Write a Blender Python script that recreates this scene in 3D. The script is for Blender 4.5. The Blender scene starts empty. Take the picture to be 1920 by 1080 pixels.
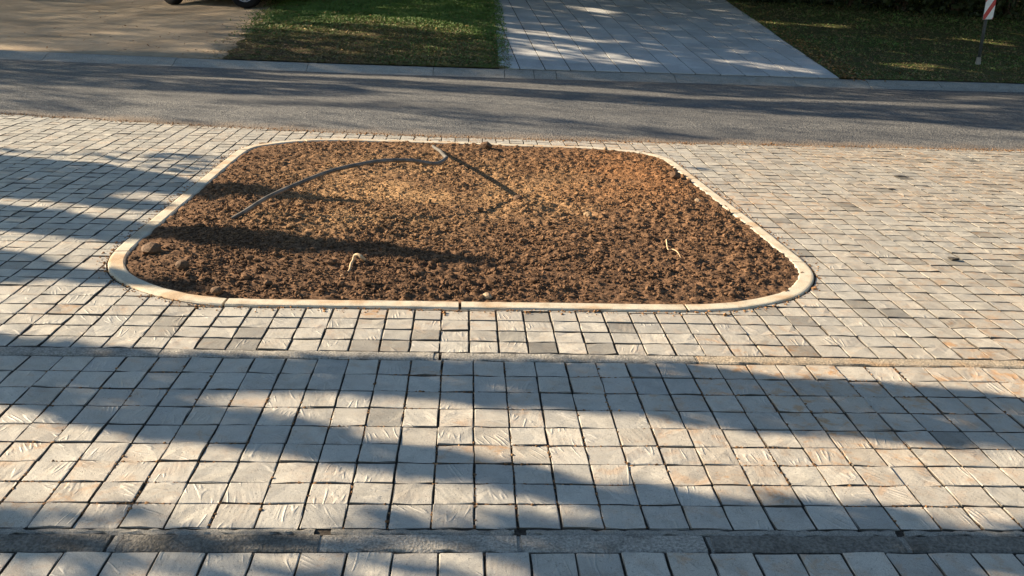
import bpy, bmesh, math, random
import numpy as np
from mathutils import Vector, Matrix

random.seed(7)
rng = np.random.default_rng(7)
SC = bpy.context.scene
COL = SC.collection
W = 0.115                       # one paver pitch in metres; layout is worked out in pavers ("u")

# ------------------------------------------------------------------ camera
CF, CH, CTH, CYAW, CROLL = 1677.83, 12.149, 0.34605, -0.0581979, 0.0372581
_c, _s = math.cos(CYAW), math.sin(CYAW)
_r0 = Vector((_c, _s, 0)); _f0 = Vector((-_s, _c, 0)); _z = Vector((0, 0, 1))
_fwd = _f0 * math.cos(CTH) - _z * math.sin(CTH)
_up = _f0 * math.sin(CTH) + _z * math.cos(CTH)
_cr, _sr = math.cos(CROLL), math.sin(CROLL)
_rx = _r0 * _cr + _up * _sr
_uy = _up * _cr - _r0 * _sr
cam = bpy.data.cameras.new('camera'); cam_o = bpy.data.objects.new('camera', cam); COL.objects.link(cam_o)
cam.sensor_width = 36; cam.lens = CF / 1920 * 36; cam.clip_start = 0.05; cam.clip_end = 5000
M = Matrix((_rx, _uy, -_fwd)).transposed().to_4x4(); M.translation = Vector((0, 0, CH * W))
cam_o.matrix_world = M
SC.camera = cam_o

# ------------------------------------------------------------------ sky, sun, exposure
SUN_EL = 22.5
SUN_AZ = -20.0                  # direction the light travels over the ground, degrees from +X
world = bpy.data.worlds.new('World'); SC.world = world; world.use_nodes = True
_nt = world.node_tree
_sky = _nt.nodes.new('ShaderNodeTexSky'); _sky.sky_type = 'NISHITA'; _sky.sun_disc = False
_sky.sun_elevation = math.radians(SUN_EL); _sky.sun_rotation = math.radians(290.0)
_sky.dust_density = 0.3; _sky.air_density = 1.3; _sky.ozone_density = 2.3
_nt.links.new(_sky.outputs[0], _nt.nodes['Background'].inputs[0])
_nt.nodes['Background'].inputs[1].default_value = 0.051
sun = bpy.data.lights.new('sun', 'SUN'); sun.energy = 5.0; sun.angle = math.radians(0.5); sun.color = (1.0, 0.825, 0.59)
sun_o = bpy.data.objects.new('sun', sun); COL.objects.link(sun_o)
LD = Vector((math.cos(math.radians(SUN_AZ)) * math.cos(math.radians(SUN_EL)),
             math.sin(math.radians(SUN_AZ)) * math.cos(math.radians(SUN_EL)), -math.sin(math.radians(SUN_EL))))
sun_o.rotation_euler = LD.to_track_quat('-Z', 'Y').to_euler()
vs = SC.view_settings
vs.view_transform = 'Standard'; vs.look = 'None'; vs.gamma = 1.0; vs.use_curve_mapping = False
vs.exposure = 1.64
SC.render.engine = 'CYCLES'
SC.cycles.max_bounces = 5

# ------------------------------------------------------------------ ground shape and survey helpers
KB = np.array([(-400, 118), (-120, 113), (-53.5, 108.1), (-35, 106.2), (-14, 104.6), (5, 104.5), (25, 104.9), (45, 105.0), (66, 105.9), (200, 108), (500, 115)], float)   # far kerb, road side
RN = np.array([(-400, 96), (-120, 80), (-36, 71.2), (-22, 68.7), (-9.2, 66.9), (3.4, 66.2), (16, 66.5), (30, 66.8), (43, 67.0), (150, 69), (500, 74)], float)               # near road edge
KW, KHT = 2.5, 0.62             # rolled kerb: depth and height

def kb(x): return np.interp(x, KB[:, 0], KB[:, 1])
def rn(x): return np.interp(x, RN[:, 0], RN[:, 1])

def terrain(x, y):
    """height of the land in u: flat near side, far side climbs from the kerb"""
    x = np.asarray(x, float); y = np.asarray(y, float)
    y0 = kb(x) + KW
    t = np.clip((x + 75) / 75, 0, 1); t = t * t * (3 - 2 * t)
    sl = 0.035 + t * 0.085
    d = np.clip(y - y0, 0, 330)
    z = np.where(y > y0, KHT + sl * d, 0.0)
    k = (y > kb(x)) & (y <= y0)
    f = np.clip((y - kb(x)) / KW, 0, 1)
    return np.where(k, KHT * (f * f * (3 - 2 * f)), z)

def px_ray(x, y):
    d = (_fwd + _rx * ((x - 960) / CF) + _uy * (-(y - 540) / CF))
    return np.array(d)

def at(x, y, z=0.0):
    """photo pixel -> the place on the land it shows (u)"""
    d = px_ray(x, y); lo, hi = 5.0, 900.0
    for _ in range(60):
        m = (lo + hi) / 2
        p = d * m
        if CH + p[2] > terrain(p[0], p[1]) + z: lo = m
        else: hi = m
    p = d * lo
    return np.array([p[0], p[1], CH + p[2]])

def to_px(P):
    """u points (n,3) -> photo pixels"""
    Q = np.asarray(P, float) - np.array([0, 0, CH])
    a = Q @ np.array(_rx); b = Q @ np.array(_uy); c = np.maximum(Q @ np.array(_fwd), 1e-3)
    return np.stack([960 + CF * a / c, 540 - CF * b / c], 1)

def in_poly(pts, poly):
    x, y = pts[:, 0], pts[:, 1]; r = np.zeros(len(x), bool)
    n = len(poly)
    for i in range(n):
        x1, y1 = poly[i]; x2, y2 = poly[(i + 1) % n]
        if y1 == y2: continue
        c = ((y1 > y) != (y2 > y)) & (x < (x2 - x1) * (y - y1) / (y2 - y1) + x1)
        r ^= c
    return r

def lattice(seed):
    return np.random.default_rng(seed).random((256, 256))
_LAT = [lattice(i) for i in range(6)]
def vnoise(x, y, k=0):
    L = _LAT[k % 6]
    xi = np.floor(x).astype(int); yi = np.floor(y).astype(int)
    fx = x - xi; fy = y - yi; fx = fx * fx * (3 - 2 * fx); fy = fy * fy * (3 - 2 * fy)
    g = lambda a, b: L[a % 256, b % 256]
    return (g(xi, yi) * (1 - fx) + g(xi + 1, yi) * fx) * (1 - fy) + (g(xi, yi + 1) * (1 - fx) + g(xi + 1, yi + 1) * fx) * fy
def fbm(x, y, o=4, k=0):
    s = 0; a = 0.5; t = 0
    for i in range(o):
        s = s + a * vnoise(x + 17.3 * i, y + 9.1 * i, k + i); t += a; a *= 0.5; x = x * 2.03; y = y * 2.03
    return s / t

# ------------------------------------------------------------------ mesh helpers
def mesh_np(name, V, F, mat=None, smooth=False):
    """V (n,3) metres, F (m,k) equal-size faces or a list of lists"""
    me = bpy.data.meshes.new(name)
    V = np.asarray(V, np.float32)
    if isinstance(F, np.ndarray):
        m, k = F.shape
        me.vertices.add(len(V)); me.vertices.foreach_set('co', V.ravel())
        me.loops.add(m * k); me.loops.foreach_set('vertex_index', F.astype(np.int32).ravel())
        me.polygons.add(m); me.polygons.foreach_set('loop_start', np.arange(0, m * k, k, dtype=np.int32))
        me.update(calc_edges=True); me.validate()
    else:
        me.from_pydata([tuple(map(float, v)) for v in V], [], [list(map(int, f)) for f in F]); me.update()
    if mat: me.materials.append(mat)
    me.polygons.foreach_set('use_smooth', np.full(len(me.polygons), smooth))
    return me

def link(name, me, parent=None, loc=None, kind=None):
    o = bpy.data.objects.new(name, me); COL.objects.link(o)
    if parent is not None: o.parent = parent
    if loc is not None: o.location = loc
    if kind: o['kind'] = kind
    return o

def thing(name, label, cat, loc=(0, 0, 0), rz=0.0, group=None):
    o = bpy.data.objects.new(name, None); COL.objects.link(o)
    o.empty_display_size = 0.2
    o.location = loc; o.rotation_euler = (0, 0, rz); o['label'] = label; o['category'] = cat
    if group: o['group'] = group
    return o

def tag(o, label, cat, group=None):
    o['label'] = label; o['category'] = cat
    if group: o['group'] = group
    return o

def from_bm(bm, name, mat, smooth=False):
    me = bpy.data.meshes.new(name); bmesh.ops.recalc_face_normals(bm, faces=bm.faces); bm.to_mesh(me); bm.free()
    me.materials.append(mat)
    for p in me.polygons: p.use_smooth = smooth
    return me

def bm_box(bm, c, s, rot=None):
    r = bmesh.ops.create_cube(bm, size=1.0)
    bmesh.ops.scale(bm, vec=s, verts=r['verts'])
    if rot is not None: bmesh.ops.rotate(bm, matrix=rot, verts=r['verts'], cent=(0, 0, 0))
    bmesh.ops.translate(bm, vec=c, verts=r['verts'])
    return r['verts']

def tube(pts, rad, n=10, caps=True, flat=1.0):
    """tube along pts; rad a number or a list"""
    P = [Vector(p) for p in pts]; R = [rad] * len(P) if not hasattr(rad, '__len__') else list(rad)
    V, F = [], []
    up = Vector((0, 0, 1)); prev = None
    for i, p in enumerate(P):
        t = (P[min(i + 1, len(P) - 1)] - P[max(i - 1, 0)]).normalized()
        if prev is None:
            a = t.cross(up); a = a if a.length > 1e-3 else t.cross(Vector((1, 0, 0)))
        else:
            a = prev - t * prev.dot(t)
        a.normalize(); prev = a; b = t.cross(a)
        for k in range(n):
            q = 2 * math.pi * k / n
            V.append(p + a * math.cos(q) * R[i] + b * math.sin(q) * R[i] * flat)
    for i in range(len(P) - 1):
        for k in range(n):
            F.append((i * n + k, i * n + (k + 1) % n, (i + 1) * n + (k + 1) % n, (i + 1) * n + k))
    if caps:
        F.append(tuple(range(n))[::-1]); F.append(tuple((len(P) - 1) * n + k for k in range(n)))
    return V, F

def spline(pts, m=8):
    P = [np.array(p, float) for p in pts]; P = [2 * P[0] - P[1]] + P + [2 * P[-1] - P[-2]]
    out = []
    for i in range(1, len(P) - 2):
        for k in range(m):
            t = k / m
            out.append(0.5 * ((2 * P[i]) + (-P[i - 1] + P[i + 1]) * t + (2 * P[i - 1] - 5 * P[i] + 4 * P[i + 1] - P[i + 2]) * t * t + (-P[i - 1] + 3 * P[i] - 3 * P[i + 1] + P[i + 2]) * t ** 3))
    out.append(P[-2]); return out

# ------------------------------------------------------------------ material helpers
class NT:
    def __init__(self, name, rough=0.8, spec=0.3):
        self.m = bpy.data.materials.new(name); self.m.use_nodes = True
        self.t = self.m.node_tree; self.b = self.t.nodes['Principled BSDF']
        self.b.inputs['Roughness'].default_value = rough
        self.b.inputs['Specular IOR Level'].default_value = spec
    def n(self, kind, **kw):
        x = self.t.nodes.new(kind)
        for k, v in kw.items(): setattr(x, k, v)
        return x
    def l(self, a, b): self.t.links.new(a, b)
    def put(self, sock, v):
        if hasattr(v, 'is_output') or isinstance(v, bpy.types.NodeSocket): self.l(v, sock)
        elif v is not None: sock.default_value = v
    def pos(self): return self.n('ShaderNodeNewGeometry').outputs['Position']
    def obj(self): return self.n('ShaderNodeTexCoord').outputs['Object']
    def noise(self, vec, scale, detail=3, rough=0.55, dist=0.0, col=False):
        x = self.n('ShaderNodeTexNoise'); self.put(x.inputs['Vector'], vec)
        x.inputs['Scale'].default_value = scale; x.inputs['Detail'].default_value = detail
        x.inputs['Roughness'].default_value = rough; x.inputs['Distortion'].default_value = dist
        return x.outputs['Color' if col else 'Fac']
    def voro(self, vec, scale, feature='F1', out='Distance'):
        x = self.n('ShaderNodeTexVoronoi', feature=feature); self.put(x.inputs['Vector'], vec); x.inputs['Scale'].default_value = scale
        return x.outputs[out]
    def mapr(self, v, a, b, c=0.0, d=1.0, smooth=True):
        x = self.n('ShaderNodeMapRange'); x.interpolation_type = 'SMOOTHSTEP' if smooth else 'LINEAR'
        self.put(x.inputs['Value'], v)
        for k, q in zip(('From Min', 'From Max', 'To Min', 'To Max'), (a, b, c, d)): x.inputs[k].default_value = q
        return x.outputs['Result']
    def math(self, op, a, b=None, c=None):
        x = self.n('ShaderNodeMath', operation=op)
        for i, v in enumerate((a, b, c)):
            if v is not None: self.put(x.inputs[i], v)
        return x.outputs[0]
    def vmath(self, op, a, b=None):
        x = self.n('ShaderNodeVectorMath', operation=op); self.put(x.inputs[0], a)
        if b is not None: self.put(x.inputs[1], b)
        return x.outputs[0]
    def mix(self, f, a, b, mode='MIX'):
        x = self.n('ShaderNodeMix', data_type='RGBA', blend_type=mode)
        self.put(x.inputs['Factor'], f)
        self.put(x.inputs[6], a if not isinstance(a, tuple) else (*a, 1)); self.put(x.inputs[7], b if not isinstance(b, tuple) else (*b, 1))
        return x.outputs[2]
    def ramp(self, f, stops):
        x = self.n('ShaderNodeValToRGB'); self.put(x.inputs[0], f); e = x.color_ramp.elements
        while len(e) < len(stops): e.new(0.5)
        for q, (p, c) in zip(e, stops): q.position = p; q.color = (*c, 1)
        return x.outputs[0]
    def bump(self, h, dist, strength=1.0, prev=None):
        x = self.n('ShaderNodeBump'); self.put(x.inputs['Height'], h); x.inputs['Distance'].default_value = dist; x.inputs['Strength'].default_value = strength
        if prev is not None: self.l(prev, x.inputs['Normal'])
        return x.outputs[0]
    def done(self, col, normal=None, rough=None):
        self.put(self.b.inputs['Base Color'], col if not isinstance(col, tuple) else (*col, 1))
        if normal is not None: self.l(normal, self.b.inputs['Normal'])
        if rough is not None: self.put(self.b.inputs['Roughness'], rough)
        return self.m

def mat_plain(name, col, rough=0.6, spec=0.3, var=0.15, scale=40.0, bump=0.0):
    t = NT(name, rough, spec); p = t.obj()
    f = t.mapr(t.noise(p, scale, 4), 0.3, 0.7, 1 - var, 1 + var)
    c = t.mix(1.0, col, (1, 1, 1), 'MULTIPLY')
    x = t.n('ShaderNodeVectorMath', operation='SCALE'); x.inputs[0].default_value = col; t.l(f, x.inputs['Scale'])
    nrm = t.bump(t.noise(p, scale * 4, 3), bump, 0.5) if bump else None
    return t.done(x.outputs[0], nrm)

def mat_paver(name, src):
    """split-face concrete sett; 'pav' = (random, brightness, warmth), from the object or from the mesh"""
    t = NT(name, 0.46, 0.5)
    a = t.n('ShaderNodeAttribute', attribute_type=src); a.attribute_name = 'pav'
    s = t.n('ShaderNodeSeparateXYZ'); t.l(a.outputs['Vector'], s.inputs[0]); rnd, bri, warm = s.outputs
    p = t.pos()
    off = t.n('ShaderNodeCombineXYZ'); t.l(t.math('MULTIPLY', rnd, 61.0), off.inputs[0]); t.l(t.math('MULTIPLY', rnd, 23.0), off.inputs[1])
    q = t.vmath('ADD', p, off.outputs[0])
    rot = t.n('ShaderNodeVectorRotate', rotation_type='Z_AXIS'); t.l(q, rot.inputs['Vector'])
    t.l(t.math('MULTIPLY_ADD', t.math('FRACT', t.math('MULTIPLY', rnd, 7.31)), 1.7, 0.15), rot.inputs['Angle'])
    mp = t.n('ShaderNodeMapping'); t.l(rot.outputs[0], mp.inputs['Vector']); mp.inputs['Scale'].default_value = (1.0, 5.5, 1.0)
    # chisel scars: thin ridged strokes where a mask allows them
    n1 = t.noise(mp.outputs[0], 6.5, 0.2, 0.4, 0.0)
    ridge = t.math('SUBTRACT', 1.0, t.math('MULTIPLY', t.math('ABSOLUTE', t.math('SUBTRACT', n1, 0.5)), 12.0))
    mask = t.mapr(t.noise(q, 13.0, 0), 0.54, 0.66)
    scar = t.math('MULTIPLY', t.mapr(ridge, 0.1, 1.0), mask)
    fac = t.noise(rot.outputs[0], 13.0, 2.5, 0.5, 0.15)
    fac2 = t.voro(mp.outputs[0], 13.0, 'F1')
    grain = t.noise(p, 420.0, 3, 0.75)
    h = t.math('ADD', t.math('MULTIPLY', fac, 0.55), t.math('ADD', t.math('MULTIPLY', scar, 0.42), t.math('MULTIPLY', fac2, 0.22)))
    nrm = t.bump(h, 0.0050, 0.85); nrm = t.bump(grain, 0.0011, 1.0, nrm)
    nrm = t.bump(t.mapr(t.noise(p, 170.0, 2, 0.6), 0.60, 0.70, 1, 0), 0.0016, 0.8, nrm)
    # colour
    base = t.mix(t.math('FRACT', t.math('MULTIPLY', rnd, 13.7)), (0.39, 0.37, 0.33), (0.48, 0.445, 0.38))
    base = t.mix(t.mapr(t.noise(q, 14.0, 4, 0.6), 0.42, 0.72, 0, 0.55), base, (0.30, 0.275, 0.235))
    rust = t.math('MULTIPLY', t.mapr(t.noise(q, 15.0, 4, 0.65, 0.5), 0.48, 0.66), warm)
    base = t.mix(rust, base, (0.43, 0.235, 0.105))
    base = t.mix(t.math('MULTIPLY', warm, 0.30), base, (0.46, 0.33, 0.21))
    base = t.mix(t.mapr(t.noise(p, 3.1, 4, 0.6), 0.56, 0.72, 0, 0.35), base, (0.24, 0.21, 0.175))
    pit = t.mapr(t.noise(p, 170.0, 2, 0.6), 0.60, 0.70, 0, 0.55)
    base = t.mix(pit, base, (0.16, 0.14, 0.115))
    base = t.mix(t.math('MULTIPLY', scar, 0.22), base, (0.56, 0.53, 0.48))
    sp = t.mapr(grain, 0.3, 0.7, 0.74, 1.24)
    # jointing sand clings to the sides of every sett
    sz = t.n('ShaderNodeSeparateXYZ'); t.l(t.n('ShaderNodeNewGeometry').outputs['True Normal'], sz.inputs[0])
    base = t.mix(t.mapr(t.math('ABSOLUTE', sz.outputs[2]), 0.88, 0.4, 0, 0.93), base, (0.052, 0.044, 0.036))
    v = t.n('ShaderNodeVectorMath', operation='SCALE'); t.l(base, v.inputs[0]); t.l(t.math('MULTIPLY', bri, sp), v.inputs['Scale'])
    return t.done(v.outputs[0], nrm)

def mat_concrete(name, col, dark=(0.12, 0.105, 0.085), amount=0.5, grain=420.0, bump=0.001, warm=0.0, rough=0.8):
    t = NT(name, rough, 0.3); p = t.pos()
    b = t.mix(t.mapr(t.noise(p, 9.0, 5, 0.65), 0.45, 0.75, 0, amount), col, dark)
    b = t.mix(t.mapr(t.noise(p, 28.0, 3, 0.6), 0.50, 0.8, 0, 0.5), b, tuple(c * 0.72 for c in col))
    if warm: b = t.mix(t.mapr(t.noise(p, 4.2, 3), 0.48, 0.66, 0, warm), b, (0.42, 0.25, 0.12))
    g = t.noise(p, grain, 3, 0.7)
    v = t.n('ShaderNodeVectorMath', operation='SCALE'); t.l(b, v.inputs[0]); t.l(t.mapr(g, 0.3, 0.7, 0.60, 1.40), v.inputs['Scale'])
    nrm = t.bump(g, bump, 0.9); nrm = t.bump(t.noise(p, 35.0, 4), 0.003, 0.5, nrm)
    return t.done(v.outputs[0], nrm)

def mat_asphalt():
    t = NT('asphalt', 0.72, 0.4); p = t.pos()
    vc = t.voro(p, 62.0, 'F1', 'Color'); sx = t.n('ShaderNodeSeparateXYZ'); t.l(vc, sx.inputs[0])
    b = t.mix(t.mapr(sx.outputs[0], 0.1, 1.0), (0.062, 0.065, 0.070), (0.185, 0.18, 0.17))
    b = t.mix(t.mapr(t.noise(p, 260.0, 3, 0.7), 0.5, 0.8, 0, 0.6), b, (0.24, 0.215, 0.18))
    mp = t.n('ShaderNodeMapping'); t.l(p, mp.inputs['Vector']); mp.inputs['Scale'].default_value = (0.12, 1.0, 1.0)
    b = t.mix(t.mapr(t.noise(mp.outputs[0], 1.7, 4, 0.6), 0.42, 0.68, 0, 0.45), b, (0.055, 0.056, 0.06))
    # red sand washed on to the near edge
    d = t.n('ShaderNodeAttribute', attribute_type='GEOMETRY'); d.attribute_name = 'edge'
    e = t.math('ADD', d.outputs['Fac'], t.math('MULTIPLY', t.math('SUBTRACT', t.noise(p, 3.0, 5, 0.65), 0.5), 0.9))
    b = t.mix(t.mapr(e, 0.45, 1.1, 0, 0.6), b, (0.27, 0.19, 0.12))
    nrm = t.bump(t.voro(p, 62.0, 'F1'), 0.006, 1.0); nrm = t.bump(t.noise(p, 30.0, 3), 0.006, 0.4, nrm)
    return t.done(b, nrm)

def mat_soil():
    t = NT('garden_soil', 0.95, 0.1); p = t.pos()
    a = t.n('ShaderNodeAttribute', attribute_type='GEOMETRY'); a.attribute_name = 'dry'
    s = t.n('ShaderNodeSeparateXYZ'); t.l(a.outputs['Vector'], s.inputs[0]); dry, red, moist = s.outputs
    n = t.noise(p, 26.0, 5, 0.7)
    b = t.mix(t.mapr(n, 0.3, 0.72), (0.090, 0.051, 0.030), (0.235, 0.135, 0.074))
    b = t.mix(t.math('MULTIPLY', dry, t.mapr(t.noise(p, 55.0, 3), 0.25, 0.65, 0.35, 1)), b, (0.39, 0.24, 0.12))
    b = t.mix(t.math('MULTIPLY', red, 0.6), b, (0.30, 0.145, 0.062))
    b = t.mix(t.math('MULTIPLY', moist, 0.42), b, (0.075, 0.045, 0.03))
    vc = t.voro(p, 120.0, 'F1', 'Color'); sx = t.n('ShaderNodeSeparateXYZ'); t.l(vc, sx.inputs[0])
    v = t.n('ShaderNodeVectorMath', operation='SCALE'); t.l(b, v.inputs[0]); t.l(t.mapr(sx.outputs[0], 0, 1, 0.5, 1.5), v.inputs['Scale'])
    nrm = t.bump(t.noise(p, 210.0, 3, 0.7), 0.004, 0.9)
    return t.done(v.outputs[0], nrm)

def mat_grass_soil(name, g1, g2, dead):
    t = NT(name, 0.95, 0.1); p = t.pos()
    a = t.n('ShaderNodeAttribute', attribute_type='GEOMETRY'); a.attribute_name = 'dead'
    b = t.mix(t.mapr(t.noise(p, 1.3, 5, 0.65), 0.35, 0.65), g1, g2)
    b = t.mix(t.math('MULTIPLY', a.outputs['Fac'], t.mapr(t.noise(p, 6.0, 4, 0.7), 0.25, 0.6)), b, dead)
    v = t.n('ShaderNodeVectorMath', operation='SCALE'); t.l(b, v.inputs[0]); t.l(t.mapr(t.noise(p, 90.0, 3, 0.7), 0.3, 0.7, 0.55, 1.4), v.inputs['Scale'])
    nrm = t.bump(t.noise(p, 60.0, 4, 0.7), 0.03, 0.9)
    return t.done(v.outputs[0], nrm)

def mat_leaf(name, c1, c2, rough=0.6):
    t = NT(name, rough, 0.3)
    a = t.n('ShaderNodeAttribute', attribute_type='GEOMETRY'); a.attribute_name = 'leaf'
    return t.done(t.mix(a.outputs['Fac'], c1, c2))

def mat_dirt():
    t = NT('dirt', 0.95, 0.1); p = t.pos()
    b = t.mix(t.mapr(t.noise(p, 0.9, 5, 0.6), 0.35, 0.68), (0.49, 0.385, 0.275), (0.35, 0.27, 0.19))
    b = t.mix(t.mapr(t.noise(p, 7.0, 4, 0.7), 0.55, 0.75, 0, 0.5), b, (0.13, 0.095, 0.065))
    b = t.mix(t.mapr(t.noise(p, 60.0, 2, 0.7), 0.68, 0.75, 0, 0.6), b, (0.38, 0.32, 0.25))
    mp = t.n('ShaderNodeMapping'); t.l(p, mp.inputs['Vector']); mp.inputs['Rotation'].default_value = (0, 0, 0.5); mp.inputs['Scale'].default_value = (4.0, 0.35, 1)
    b = t.mix(t.mapr(t.noise(mp.outputs[0], 1.0, 4, 0.6), 0.48, 0.66, 0, 0.45), b, (0.34, 0.28, 0.205))
    nrm = t.bump(t.noise(p, 40.0, 5, 0.7), 0.02, 0.8)
    return t.done(b, nrm)

M_PAV = mat_paver('split_face_sett', 'OBJECT')
M_PAVS = mat_paver('split_face_sett_field', 'GEOMETRY')
M_SAND = mat_plain('joint_sand', (0.055, 0.046, 0.037), 0.95, 0.1, 0.5, 60, 0.004)
M_KERB = mat_concrete('cream_kerb', (0.545, 0.485, 0.38), (0.29, 0.22, 0.145), 0.65, 500, 0.0008, 0.6)
M_STRIP = mat_concrete('grey_rough_kerb', (0.33, 0.305, 0.265), (0.10, 0.088, 0.072), 0.75, 130, 0.007)
M_STRIPD = mat_concrete('dark_rough_kerb', (0.17, 0.156, 0.134), (0.04, 0.036, 0.03), 0.7, 95, 0.011)
M_STRIPW = mat_concrete('sandy_rough_kerb', (0.36, 0.30, 0.225), (0.2, 0.13, 0.07), 0.5, 130, 0.007, 0.7)
M_MORTAR = mat_concrete('mortar', (0.27, 0.25, 0.215), (0.12, 0.105, 0.085), 0.6, 260, 0.003)
M_FARK = mat_concrete('far_kerb_concrete', (0.28, 0.27, 0.245), (0.15, 0.135, 0.115), 0.5, 120, 0.003)
M_FARKL = mat_concrete('far_kerb_pale', (0.33, 0.315, 0.285), (0.2, 0.18, 0.15), 0.4, 120, 0.003)
M_ROAD = mat_asphalt()
M_SOIL = mat_soil()
M_DIRT = mat_dirt()
M_LAWN = mat_grass_soil('lawn_soil', (0.05, 0.095, 0.02), (0.075, 0.115, 0.03), (0.105, 0.070, 0.046))
M_BLADE = mat_leaf('grass_blade', (0.10, 0.195, 0.042), (0.23, 0.145, 0.08))
M_LITTER = mat_leaf('fallen_leaf', (0.18, 0.085, 0.03), (0.42, 0.27, 0.11))
M_LEAF = mat_leaf('tree_leaf', (0.03, 0.055, 0.015), (0.07, 0.10, 0.03))
M_BUSH = mat_leaf('bush_leaf', (0.018, 0.030, 0.010), (0.045, 0.060, 0.020))
M_BARK = mat_plain('bark', (0.10, 0.075, 0.055), 0.9, 0.1, 0.4, 9, 0.02)
M_SLAB = mat_paver('driveway_slab', 'OBJECT') if False else mat_concrete('driveway_slab', (0.36, 0.36, 0.36), (0.22, 0.21, 0.20), 0.45, 90, 0.002)

# ------------------------------------------------------------------ GROUND, ROAD
def grid_sheet(name, xs, ys, zfun, mat, kind='structure', parent=None, smooth=True):
    X, Y = np.meshgrid(xs, ys); Z = zfun(X, Y)
    V = np.stack([X, Y, Z], -1).reshape(-1, 3) * W
    nx, ny = len(xs), len(ys)
    i = np.arange(nx * ny).reshape(ny, nx)
    F = np.stack([i[:-1, :-1], i[:-1, 1:], i[1:, 1:], i[1:, :-1]], -1).reshape(-1, 4)
    return link(name, mesh_np(name, V, F, mat, smooth), parent, kind=kind)

gx = np.unique(np.concatenate([np.linspace(-12000, -600, 14), np.arange(-600, 601, 12), np.linspace(600, 12000, 14)]))
gy = np.unique(np.concatenate([np.linspace(-6000, -60, 10), np.arange(-60, 100, 8), np.arange(100, 470, 4), np.linspace(470, 14000, 16)]))
ground = grid_sheet('ground', gx, gy, lambda X, Y: terrain(X, Y) - 0.9, M_DIRT)

# asphalt: follows both edges; "edge" attribute = closeness to the sandy near edge
rx = np.unique(np.concatenate([np.linspace(-900, -120, 9), np.arange(-120, 160, 2.0), np.linspace(160, 900, 9)]))
tt = np.concatenate([np.linspace(0, 0.12, 10), np.linspace(0.15, 1, 14)])
RX, TT = np.meshgrid(rx, tt)
RY = rn(RX) * (1 - TT) + (kb(RX) + 0.25) * TT - (TT == 0) * 0.15
RZ = -0.03 + 0.28 * (1 - (2 * TT - 1) ** 2)
i = np.arange(RX.size).reshape(RX.shape)
me = mesh_np('asphalt_road', np.stack([RX, RY, RZ], -1).reshape(-1, 3) * W,
             np.stack([i[:-1, :-1], i[:-1, 1:], i[1:, 1:], i[1:, :-1]], -1).reshape(-1, 4), M_ROAD, True)
at_e = me.attributes.new('edge', 'FLOAT', 'POINT')
at_e.data.foreach_set('value', np.clip(1 - (RY - rn(RX)) / 5.5, 0, 1).ravel().astype(np.float32))
road = link('asphalt_road', me, kind='structure')

# ------------------------------------------------------------------ BED OUTLINE (outer edge of the kerb, u)
BED = [(-8.8, 31.16), (-4.48, 31.16), (-0.1, 31.2), (4.27, 31.25), (8.55, 31.3), (10.49, 31.6), (12.18, 32.3), (13.45, 33.15), (14.5, 34.5), (15.15, 36.0), (15.33, 37.5),
       (15.25, 40.1), (15.0, 45.0), (14.65, 50.5), (14.35, 55.8), (14.0, 59.9), (13.1, 61.8), (11.2, 62.95), (8.7, 63.6), (4.9, 63.85), (-0.1, 64.15), (-5.1, 64.32),
       (-8.5, 64.33), (-10.4, 64.05), (-12.4, 63.1), (-13.7, 61.95), (-14.7, 60.6), (-15.0, 58.8), (-15.05, 50.3), (-15.02, 43.6), (-14.98, 38.1), (-14.85, 36.7), (-14.55, 35.5),
       (-13.97, 34.3), (-12.9, 33.1), (-11.6, 32.15), (-10.3, 31.5)]
def closed_spline(P, m=6):
    P = [np.array(p, float) for p in P]; n = len(P); out = []
    for i in range(n):
        a, b, c, d = P[i - 1], P[i], P[(i + 1) % n], P[(i + 2) % n]
        la = np.linalg.norm(c - b); ta = (c - a) / max(np.linalg.norm(c - a), 1e-6) * la; tb = (d - b) / max(np.linalg.norm(d - b), 1e-6) * la
        for k in range(m):
            t = k / m; h = [2 * t ** 3 - 3 * t * t + 1, t ** 3 - 2 * t * t + t, -2 * t ** 3 + 3 * t * t, t ** 3 - t * t]
            out.append(h[0] * b + h[1] * ta + h[2] * c + h[3] * tb)
    return np.array(out)
BO = closed_spline(BED)                                        # counter-clockwise dense outline
_t = np.roll(BO, -1, 0) - np.roll(BO, 1, 0); _t /= np.linalg.norm(_t, axis=1)[:, None]
BN = np.stack([-_t[:, 1], _t[:, 0]], 1)                        # inward normal
KERB_W = 0.68
BI = BO + BN * KERB_W

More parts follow.
